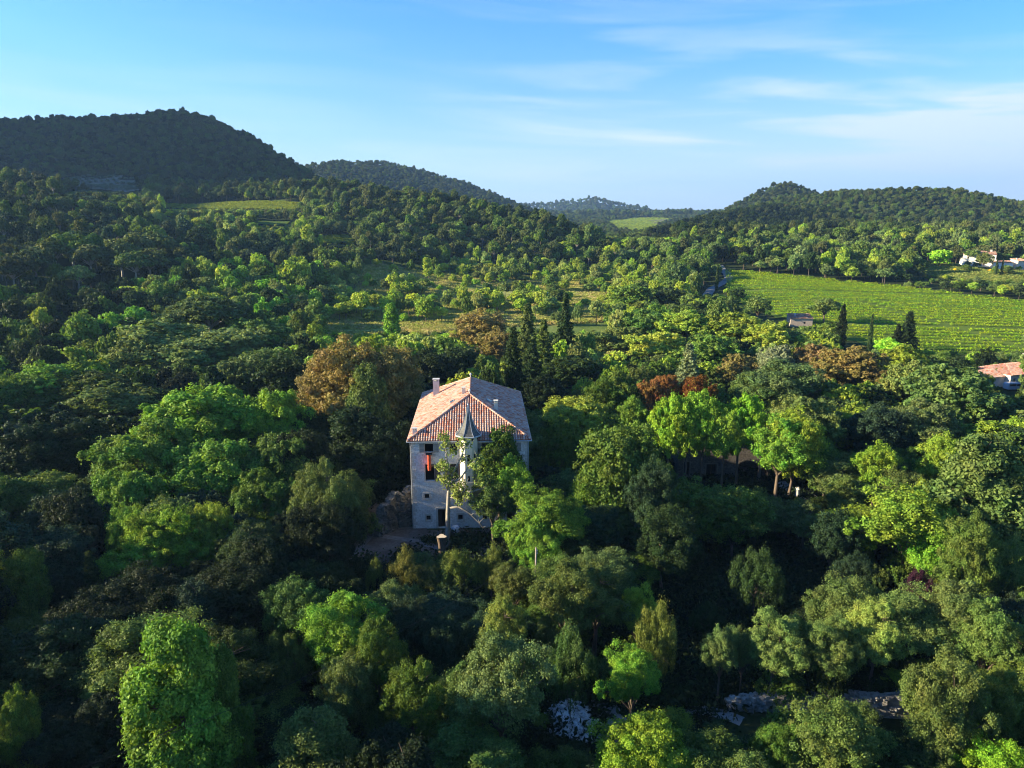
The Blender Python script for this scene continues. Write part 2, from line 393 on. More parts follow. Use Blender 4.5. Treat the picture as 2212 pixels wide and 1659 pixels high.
M_RUBBER = simple('rubber', (.02, .02, .02), .8)
M_YEL = leaf_mat('yellow broom flowers', (.75, .5, .01))

# ------------------------------------------------------------------ ground
def build_terrain():
    az = np.radians(np.arange(0, 360, .5)); n = len(az)
    r = np.concatenate([[1.0], np.geomspace(6, 14000, 230)])
    A, Rr = np.meshgrid(az, r); X = np.sin(A) * Rr; Y = np.cos(A) * Rr
    Z = terrain(X, Y) - .02
    V = np.stack([X, Y, Z], -1).reshape(-1, 3); V = np.vstack([V, [[0, 0, -.02]]])
    i = np.arange(len(r) - 1)[:, None] * n; j = np.arange(n)[None]; j1 = (j + 1) % n
    q = np.stack([i + j, i + n + j, i + n + j1, i + j1], -1).reshape(-1, 4)[:, ::-1]
    c = len(V) - 1; jj = np.arange(n); tri = np.stack([np.full(n, c), jj, (jj + 1) % n], -1)[:, ::-1]
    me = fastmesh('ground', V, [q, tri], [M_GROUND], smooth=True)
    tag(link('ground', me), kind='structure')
build_terrain()
def sheet(name, poly, step, mat, dz=.12, kind='structure'):
    P = np.array(poly)[:, :2]; x0, y0 = P.min(0); x1, y1 = P.max(0)
    nx = int((x1 - x0) / step) + 2; ny = int((y1 - y0) / step) + 2
    X, Y = np.meshgrid(x0 + np.arange(nx) * step, y0 + np.arange(ny) * step)
    Z = terrain(X, Y) + dz
    cxm = (X[:-1, :-1] + step / 2) + (vnoise(X[:-1, :-1], Y[:-1, :-1], step * 3, 9) - .5) * step * 3
    keep = inpoly(cxm, Y[:-1, :-1] + step / 2 + (vnoise(X[:-1, :-1], Y[:-1, :-1], step * 3, 8) - .5) * step * 3, P)
    I = np.arange(nx * ny).reshape(ny, nx)
    q = np.stack([I[:-1, :-1], I[:-1, 1:], I[1:, 1:], I[1:, :-1]], -1)[keep]
    used, inv = np.unique(q, return_inverse=True)
    V = np.stack([X, Y, Z], -1).reshape(-1, 3)[used]
    o = link(name, fastmesh(name, V, inv.reshape(q.shape), [mat], smooth=True)); tag(o, kind=kind); return o
def gp(*pts, H=0.0):      # polygon from picture points -> ground points
    return [hit(a, b, H) for a, b in pts]
def strip(name, pts, width, mat, dz=.2, step=1.5, kind='structure'):
    P = [Vector((p[0], p[1])) for p in pts]; out = []
    for a, b in zip(P, P[1:]):
        n = max(1, int((b - a).length / step)); out += [a + (b - a) * k / n for k in range(n)]
    out.append(P[-1]); V = []
    for i, p in enumerate(out):
        d = (out[min(i + 1, len(out) - 1)] - out[max(i - 1, 0)]).normalized(); nrm = Vector((-d.y, d.x))
        for k in (-.5, -.17, .17, .5):
            q = p + nrm * width * k; V.append((q.x, q.y, tz(q.x, q.y) + dz))
    Fs = [(i * 4 + k, i * 4 + k + 1, i * 4 + k + 5, i * 4 + k + 4) for i in range(len(out) - 1) for k in range(3)]
    me = fastmesh(name, V, [tuple(reversed(f)) for f in Fs], [mat], smooth=True)
    return tag(link(name, me), kind=kind)

VINE_POLY = gp((725, 271), (800, 277), (900, 287), (1024, 302), (1090, 309), (1180, 335), (1180, 372), (1024, 359), (960, 357), (900, 352), (820, 330), (728, 300))
MEADOW = gp((300, 336), (330, 318), (352, 300), (362, 283), (352, 268), (385, 266), (430, 274), (500, 275), (560, 278), (640, 277), (660, 284), (655, 292), (610, 290), (612, 306), (605, 322), (540, 326), (480, 327), (430, 335), (360, 343))
TERR1 = gp((162, 203.5), (230, 202), (298, 203), (296, 210), (240, 209), (165, 207))
TERR2 = gp((326, 236), (350, 235), (353, 244), (322, 243))
TERR3 = gp((258, 221), (292, 222), (292, 226), (258, 225))
OLIVE = gp((58, 180), (120, 177), (148, 185), (136, 192), (90, 190))
FARV = gp((603, 222), (640, 218), (675, 219), (660, 227), (640, 237), (618, 233))
FARV2 = gp((566, 219), (606, 219), (600, 223))
FARS = gp((650, 221), (676, 219), (672, 223), (655, 225))
HFIELD = gp((905, 264), (940, 263), (985, 272), (1060, 272), (1060, 283), (985, 283), (930, 277))
sheet('vineyard_soil', VINE_POLY, 3, M_VSOIL, .15)
M_SCRUBG = ground_mat('rough valley grass', [(.36, (.07, .11, .025)), (.5, (.12, .17, .04)), (.64, (.19, .21, .07))], .06, .9)
sheet('valley_grass', gp((60, 345), (110, 318), (160, 288), (230, 264), (330, 256), (560, 262), (680, 272), (700, 292), (640, 345), (330, 355)), 3, M_SCRUBG, .08)
sheet('meadow', MEADOW, 2.0, M_MEADOW, .18)
sheet('terrace_field', TERR1, 2.0, M_VSOIL, .5); sheet('terrace_field', TERR2, 2.0, M_VSOIL, .5); sheet('terrace_field', TERR3, 2.0, M_VSOIL, .5)
sheet('olive_grove_soil', OLIVE, 3, M_OLIVEG, .5)
sheet('far_field', FARV, 6, M_VSOIL, 1.0); sheet('far_field', FARV2, 6, M_VSOIL, 1.0); sheet('far_bare_field', FARS, 6, M_DIRT, 1.6)
sheet('hillside_pasture', HFIELD, 2, M_MEADOW, .4)
COURT = gp((372, 500), (398, 508), (410, 528), (500, 530), (520, 545), (505, 565), (470, 575), (420, 570), (380, 562), (350, 556))
sheet('courtyard', COURT, .5, M_DIRT, .03)
CLEAR = gp((652, 596), (690, 568), (770, 560), (835, 575), (850, 600), (800, 620), (748, 632), (735, 690), (700, 700), (660, 690), (650, 640))
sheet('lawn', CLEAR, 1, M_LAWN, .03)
ROAD_PTS = gp((706, 297), (712, 289), (722, 284), (729, 279), (727, 274), (722, 270), (719, 266))
strip('road', ROAD_PTS, 4.2, M_ROAD, .35)
PATH_PTS = gp((664, 706), (700, 710), (728, 716), (742, 722))
strip('path', PATH_PTS, 1.3, M_GRAVEL, .05)
DRIVE_PTS = gp((352, 560), (362, 545), (372, 535), (420, 542), (455, 556), (520, 560))
strip('drive', DRIVE_PTS, 1.0, simple('worn drive', (.16, .15, .14), .95, 2, .3), .07)
TERRACE = gp((700, 478), (775, 478), (790, 500), (745, 500), (700, 488))
sheet('terrace_paving', TERRACE, .7, M_DIRT, .05)
GRAVELP = gp((590, 700), (612, 700), (632, 722), (628, 748), (600, 752), (582, 735))
sheet('gravel_yard', GRAVELP, .4, M_GRAVEL, .04)

# ------------------------------------------------------------------ foliage templates
def unit(v): return v / (np.linalg.norm(v, axis=-1, keepdims=True) + 1e-9)
def leaves(C, Nn, size, aspect=1.7, rng=SEED, upbias=None):
    """one bent leaf quad per point: centres C, facing Nn"""
    n = len(C); Nn = unit(Nn)
    r = rng.normal(size=(n, 3))
    if upbias is not None: r = r * (1 - upbias) + np.array([0, 0, 1.0]) * upbias * 2
    a = unit(np.cross(Nn, np.cross(r, Nn))); b = np.cross(Nn, a)
    s = size * rng.uniform(.6, 1.35, (n, 1))
    a = a * s * aspect * .5; b = b * s * .5
    V = np.stack([C - a, C - b + Nn * s * .08, C + a, C + b + Nn * s * .08], 1).reshape(-1, 3)
    Q = np.arange(n * 4).reshape(-1, 4)
    return V, Q
def puffs(PC, PR, PD, n, size, rng, aspect=1.7, fill=.25, vert=1.0, droop=0, up=None):
    """n leaves on the outer side of every puff; PC centre, PR radius, PD outward direction"""
    m = len(PC); PR = np.broadcast_to(np.asarray(PR, float), (m,))
    d = unit(rng.normal(size=(m, n, 3)) + PD[:, None, :] * .75)
    rr = PR[:, None, None] * np.where(rng.random((m, n, 1)) < fill, rng.uniform(.2, .8, (m, n, 1)), .78 + rng.exponential(.2, (m, n, 1)))
    off = d * rr; off[..., 2] *= vert
    if droop: off[..., 2] -= droop * (off[..., 0] ** 2 + off[..., 1] ** 2) / (PR[:, None] + .01)
    C = (PC[:, None, :] + off).reshape(-1, 3)
    nn = d * .75 + rng.normal(size=d.shape) * .55 + np.array([0, 0, .35])
    return leaves(C, nn.reshape(-1, 3), size, aspect, rng, up)
def fib(n, rng, zmin=-.35):
    i = np.arange(n) + .5; z = 1 - (1 - zmin) * i / n; t = math.pi * (1 + 5 ** .5) * i + rng.uniform(0, 6)
    r = np.sqrt(np.clip(1 - z * z, 0, 1)); d = np.stack([r * np.cos(t), r * np.sin(t), z], 1)
    return unit(d + rng.normal(size=d.shape) * .16)
def crown(kind, rng, dens=1.0, size=.26):
    """returns crown verts, quads, and limb tips for the trunk. native height 12"""
    tips = []
    if kind in ('round', 'airy', 'clumpy', 'layer', 'plane'):
        R = {'round': 4.4, 'airy': 4.0, 'clumpy': 5.2, 'layer': 5.2, 'plane': 5.0}[kind]
        zc = {'round': 7.0, 'airy': 7.6, 'clumpy': 6.8, 'layer': 6.8, 'plane': 8.3}[kind]; hz = {'round': 4.6, 'airy': 4.0, 'clumpy': 4.6, 'layer': 4.6, 'plane': 4.0}[kind]
        nl = {'round': 17, 'airy': 15, 'clumpy': 26, 'layer': 20, 'plane': 18}[kind]; lr = {'round': 1.75, 'airy': 1.2, 'clumpy': 1.55, 'layer': 1.7, 'plane': 1.5}[kind]
        npf = {'round': 14, 'airy': 9, 'clumpy': 12, 'layer': 12, 'plane': 12}[kind]; pr = {'round': .62, 'airy': .55, 'clumpy': .5, 'layer': .6, 'plane': .6}[kind]
        D = fib(nl, rng, -.55 if kind != 'airy' else -.3)
        rad_ = rng.uniform(.62, 1.08, nl); LR = lr * rng.uniform(.6, 1.35, nl)
        warp = 1 + .22 * np.sin(np.arctan2(D[:, 1], D[:, 0]) * 2 + rng.uniform(0, 6)) + .14 * np.sin(np.arctan2(D[:, 1], D[:, 0]) * 3 + rng.uniform(0, 6))
        LC = D * np.stack([(R - LR * .8) * warp, (R - LR * .8) * warp, np.full(nl, hz) - LR * .7], 1) * rad_[:, None] + [0, 0, zc]
        PC = []; PD = []; PR = []
        for c, l, d in zip(LC, LR, D):
            q = fib(npf, rng, -.7); q = unit(q + d * .45)
            sc = np.array([1, 1, .8 if kind != 'layer' else .45])
            PC.append(c + q * l * sc * np.where(rng.random((npf, 1)) < .16, rng.uniform(1.15, 1.55, (npf, 1)), rng.uniform(.65, 1.08, (npf, 1)))); PD.append(unit(q + d * .4 + [0, 0, .2])); PR.append(pr * rng.uniform(.6, 1.35, npf) * l / lr)
        # hollow filled loosely so that the far side of the sky does not show through everywhere
        nf = int(nl * 2); q = fib(nf, rng, -.9) * rng.uniform(.2, .62, (nf, 1))
        PC.append(q * [R, R, hz] + [0, 0, zc]); PD.append(unit(q)); PR.append(np.full(nf, pr * 1.6))
        PC = np.concatenate(PC); PD = np.concatenate(PD); PR = np.concatenate(PR)
        n = max(6, int({'round': 80, 'airy': 85, 'clumpy': 80, 'layer': 85, 'plane': 80}[kind] * dens))
        V, Q = puffs(PC, PR, PD, n, size * (1.0 if kind != 'airy' else .9), rng, droop=.35 if kind == 'layer' else 0, vert=.8)
        tips = [(c, .09) for c in LC]
        trunk_h = {'round': 2.6, 'airy': 4.0, 'clumpy': 2.8, 'layer': 2.6, 'plane': 5.6}[kind]
    elif kind == 'tall':
        nl = 30; zz = np.linspace(1.8, 11.0, nl) + rng.normal(size=30) * .35; t = rng.uniform(0, 6.28) + np.arange(nl) * 2.4
        prof = 3.0 * np.sin(np.clip((12.3 - zz) / 11.5, 0, 1) * math.pi * .62) ** .7
        pv = prof * rng.uniform(.45, .95, nl); LC = np.stack([pv * np.cos(t), pv * np.sin(t), zz], 1); LR = 1.2 * rng.uniform(.6, 1.3, nl) * np.clip(prof / 2.6, .5, 1)
        PC = []; PD = []; PR = []
        for c, l in zip(LC, LR):
            d = unit(c - [0, 0, c[2] - .6]); q = unit(fib(12, rng, -.7) + d * .4)
            PC.append(c + q * l * [1, 1, 1.05] * np.where(rng.random((12, 1)) < .2, rng.uniform(1.1, 1.6, (12, 1)), rng.uniform(.6, 1.05, (12, 1)))); PD.append(q); PR.append(.55 * rng.uniform(.6, 1.3, 12))
        PC = np.concatenate(PC); PD = np.concatenate(PD); PR = np.concatenate(PR)
        V, Q = puffs(PC, PR, PD, max(6, int(85 * dens)), size, rng); tips = [(c, .07) for c in LC[::2]]; trunk_h = 3.5
    elif kind == 'pine':
        nl = 15; R = 4.2; D = fib(nl, rng, -.05); LR = 1.55 * rng.uniform(.75, 1.3, nl)
        LC = D * np.stack([R - LR * .7, R - LR * .7, np.full(nl, 3.0)], 1) * rng.uniform(.6, 1.05, (nl, 1)) + [0, 0, 7.9]
        PC = []; PD = []; PR = []
        for c, l in zip(LC, LR):
            q = fib(14, rng, -.35); PC.append(c + q * l * [1, 1, .75]); PD.append(unit(q + [0, 0, .5])); PR.append(.48 * rng.uniform(.7, 1.3, 14))
        PC = np.concatenate(PC); PD = np.concatenate(PD); PR = np.concatenate(PR)
        V, Q = puffs(PC, PR, PD, max(6, int(95 * dens)), size * .75, rng, aspect=2.8, up=.5); tips = [(c - [0, 0, .3], .09) for c in LC]; trunk_h = 5.6
    elif kind == 'conifer':
        PC = []; PD = []; PR = []
        for z in np.arange(1.4, 11.9, .42):
            r = (12.2 - z) / 11 * 3.1 * rng.uniform(.8, 1.12); nb = max(3, int(6 * r / 2.5) + 3); t0 = rng.uniform(0, 6)
            for b in range(nb):
                t = t0 + b * 6.283 / nb + rng.normal() * .2; rb = r * rng.uniform(.65, 1.15)
                for f in np.linspace(.3, 1, max(2, int(rb / .5))):
                    PC.append((rb * f * math.cos(t), rb * f * math.sin(t), z + .25 - .5 * f * f * rb / 2)); PD.append((math.cos(t) * .3, math.sin(t) * .3, .9)); PR.append(.36)
        PC = np.array(PC); PD = np.array(PD)
        V, Q = puffs(PC, np.array(PR), PD, max(4, int(42 * dens)), size * .75, rng, aspect=2.6, vert=.45); trunk_h = 11.6
    elif kind == 'cypress':
        zz = np.linspace(.5, 11.8, 60); t = rng.uniform(0, 6.28, 60)
        prof = 1.05 * np.sin(np.clip((12.2 - zz) / 11.9, 0, 1) * math.pi * .72) ** .75
        PC = np.stack([prof * .6 * np.cos(t), prof * .6 * np.sin(t), zz], 1); PD = unit(np.stack([np.cos(t), np.sin(t), np.full(60, 1.2)], 1))
        V, Q = puffs(PC, np.clip(prof * .55, .15, 1), PD, max(8, int(120 * dens)), size * .7, rng, aspect=2.4, vert=1.6, up=.8); trunk_h = 10
    elif kind == 'shrub':
        nl = 11; D = fib(nl, rng, -.05); LC = D * [2.4, 2.4, 2.5] * rng.uniform(.6, 1, (nl, 1)) + [0, 0, 2.2]
        PC = []; PD = []
        for c, d in zip(LC, D):
            q = unit(fib(9, rng, -.3) + d * .3); PC.append(c + q * 1.15 * [1, 1, 1.15]); PD.append(unit(q + [0, 0, .7]))
        PC = np.concatenate(PC); PD = np.concatenate(PD); PC[:, 2] = np.abs(PC[:, 2])
        V, Q = puffs(PC, .42 * rng.uniform(.6, 1.3, len(PC)), PD, max(6, int(80 * dens)), size * .8, rng, aspect=1.8, vert=1.35, up=.3)
        tips = [(c * [.8, .8, .8], .04) for c in LC[:6]]; trunk_h = .6
    return V, Q, tips, trunk_h
def trunk_mb(kind, tips, th, rng, k=6, full=True):
    mb = MB(); r0 = {'shrub': .12, 'cypress': .2, 'conifer': .25}.get(kind, .30)
    top = {'conifer': 11.6, 'cypress': 10}.get(kind, th)
    lean = rng.normal(size=2) * .12
    p = [(0, 0, -.6), (0, 0, .1), (lean[0], lean[1], top * .5), (lean[0] * 1.6, lean[1] * 1.6, top)]
    mb.tube(p, [r0 * 1.35, r0 * 1.05, r0 * .85, r0 * (.62 if top < 8 else .15)], k)
    if kind not in ('conifer', 'cypress'):
        b = Vector(p[-1])
        if kind == 'tall': b = Vector((0, 0, 11)); mb.tube([p[-1], (0, .2, 7), (0, 0, 11.2)], [r0 * .6, r0 * .4, .04], k)
        for c, r in tips:
            e = Vector(c); s = Vector(p[-1]) if kind != 'tall' else Vector((0, 0, max(2.5, e.z - 1.5)))
            m1 = s.lerp(e, .45) + Vector((rng.normal() * .25, rng.normal() * .25, .35))
            mb.tube([s, m1, e], [r0 * .42, r0 * .26, r0 * .08], max(4, k - 2), cap=False)
            if full:
                for _ in range(3):
                    s2 = m1.lerp(e, rng.uniform(.2, .8)); d = Vector(rng.normal(size=3)) * .7; d.z = abs(d.z)
                    mb.tube([s2, s2 + d * .6, s2 + d * 1.1], [.05, .035, .012], 4, cap=False)
    return mb
TPL = {}
LODS = {'hi': (2.1, .165), 'mid': (.75, .265), 'low': (.28, .44)}
VARI = {'plane': 2, 'round': 4, 'airy': 3, 'clumpy': 2, 'layer': 2, 'tall': 2, 'pine': 3, 'conifer': 2, 'cypress': 1, 'shrub': 2}
def make_templates():
    for kind, nv in VARI.items():
        for v in range(nv):
            for lod, (dn, sz) in LODS.items():
                rng = np.random.default_rng(hash((len(kind), ord(kind[0]), ord(kind[-1]), v)) % 100000)
                V, Q, tips, th = crown(kind, rng, dn, sz if kind not in ('shrub',) else sz * .8)
                cm = fastmesh(kind + ' crown', V, Q, [M_LEAF])
                tm = trunk_mb(kind, tips, th, rng, 6 if lod == 'hi' else 4, lod == 'hi').mesh(kind + ' trunk', M_BARKP if kind == 'pine' else M_BARK, lod == 'hi')
                TPL[kind, v, lod] = (cm, tm)
            # far copy in one mesh for the woods
            rng = np.random.default_rng(v + 50)
            V, Q, tips, th = crown(kind, rng, .17, .56)
            TPL[kind, v, 'far'] = (V, Q, tips, th)
make_templates()
def near_tpl(kind, v):
    if (kind, v, 'near') not in TPL:
        rng = np.random.default_rng(hash((len(kind), ord(kind[0]), ord(kind[-1]), v)) % 100000)
        sz = .118 * (.8 if kind == 'shrub' else 1); V, Q, tips, th = crown(kind, rng, 3.8, sz)
        TPL[kind, v, 'near'] = (fastmesh(kind + ' fine crown', V, Q, [M_LEAF]), TPL[kind, v, 'hi'][1])
    return TPL[kind, v, 'near']
NAT_R = {'plane': 5.3, 'round': 4.6, 'airy': 4.2, 'clumpy': 5.3, 'layer': 5.6, 'tall': 3.2, 'pine': 4.3, 'conifer': 2.7, 'cypress': 1.1, 'shrub': 3.3}
NAT_H = {'shrub': 5.6}
KINDNAME = {'plane': 'broadleaf_tree', 'round': 'broadleaf_tree', 'airy': 'broadleaf_tree', 'clumpy': 'broadleaf_tree', 'layer': 'broadleaf_tree', 'tall': 'broadleaf_tree',
            'pine': 'pine_tree', 'conifer': 'conifer_tree', 'cypress': 'cypress_tree', 'shrub': 'shrub'}
# colour word -> leaf colour
TINT = {
    'lime green': (.17, .34, .025), 'yellow green': (.18, .29, .03), 'bright green': (.13, .26, .028), 'fresh green': (.21, .29, .032),
    'mid green': (.09, .15, .024), 'dark green': (.030, .054, .014), 'deep green': (.018, .032, .011), 'grey green': (.115, .17, .045),
    'silver green': (.19, .24, .12), 'olive green': (.095, .14, .034), 'pale green': (.20, .26, .06), 'tan brown': (.235, .185, .06), 'rust brown': (.24, .12, .04),
    'golden green': (.13, .155, .03), 'blue green': (.032, .062, .028), 'purple leaved': (.045, .018, .03), 'pine green': (.08, .105, .03), 'yellow flowering': (.75, .5, .01)}
TREES = []    # dicts x y H R kind tint feat label
def add(kind, x, y, H, R, tint, feat=False, label=None, rot=None, z=None):
    TREES.append(dict(kind=kind, x=x, y=y, z=(tz(x, y) if z is None else z), H=H, R=R, tint=tint, feat=feat, label=label, rot=rot))
def feat(px, top, width, H, kind, tint, label=None):
    """a tree of height H whose top shows at this place of the photograph (2212 px wide view)"""
    h = hit(px * S, top * S, H * .97)
    if h is None: return
    dep = project(h[0], h[1], h[2] + H * .7)[2]
    add(kind, h[0], h[1], H, width * S / F * dep / 2, tint, True, label)

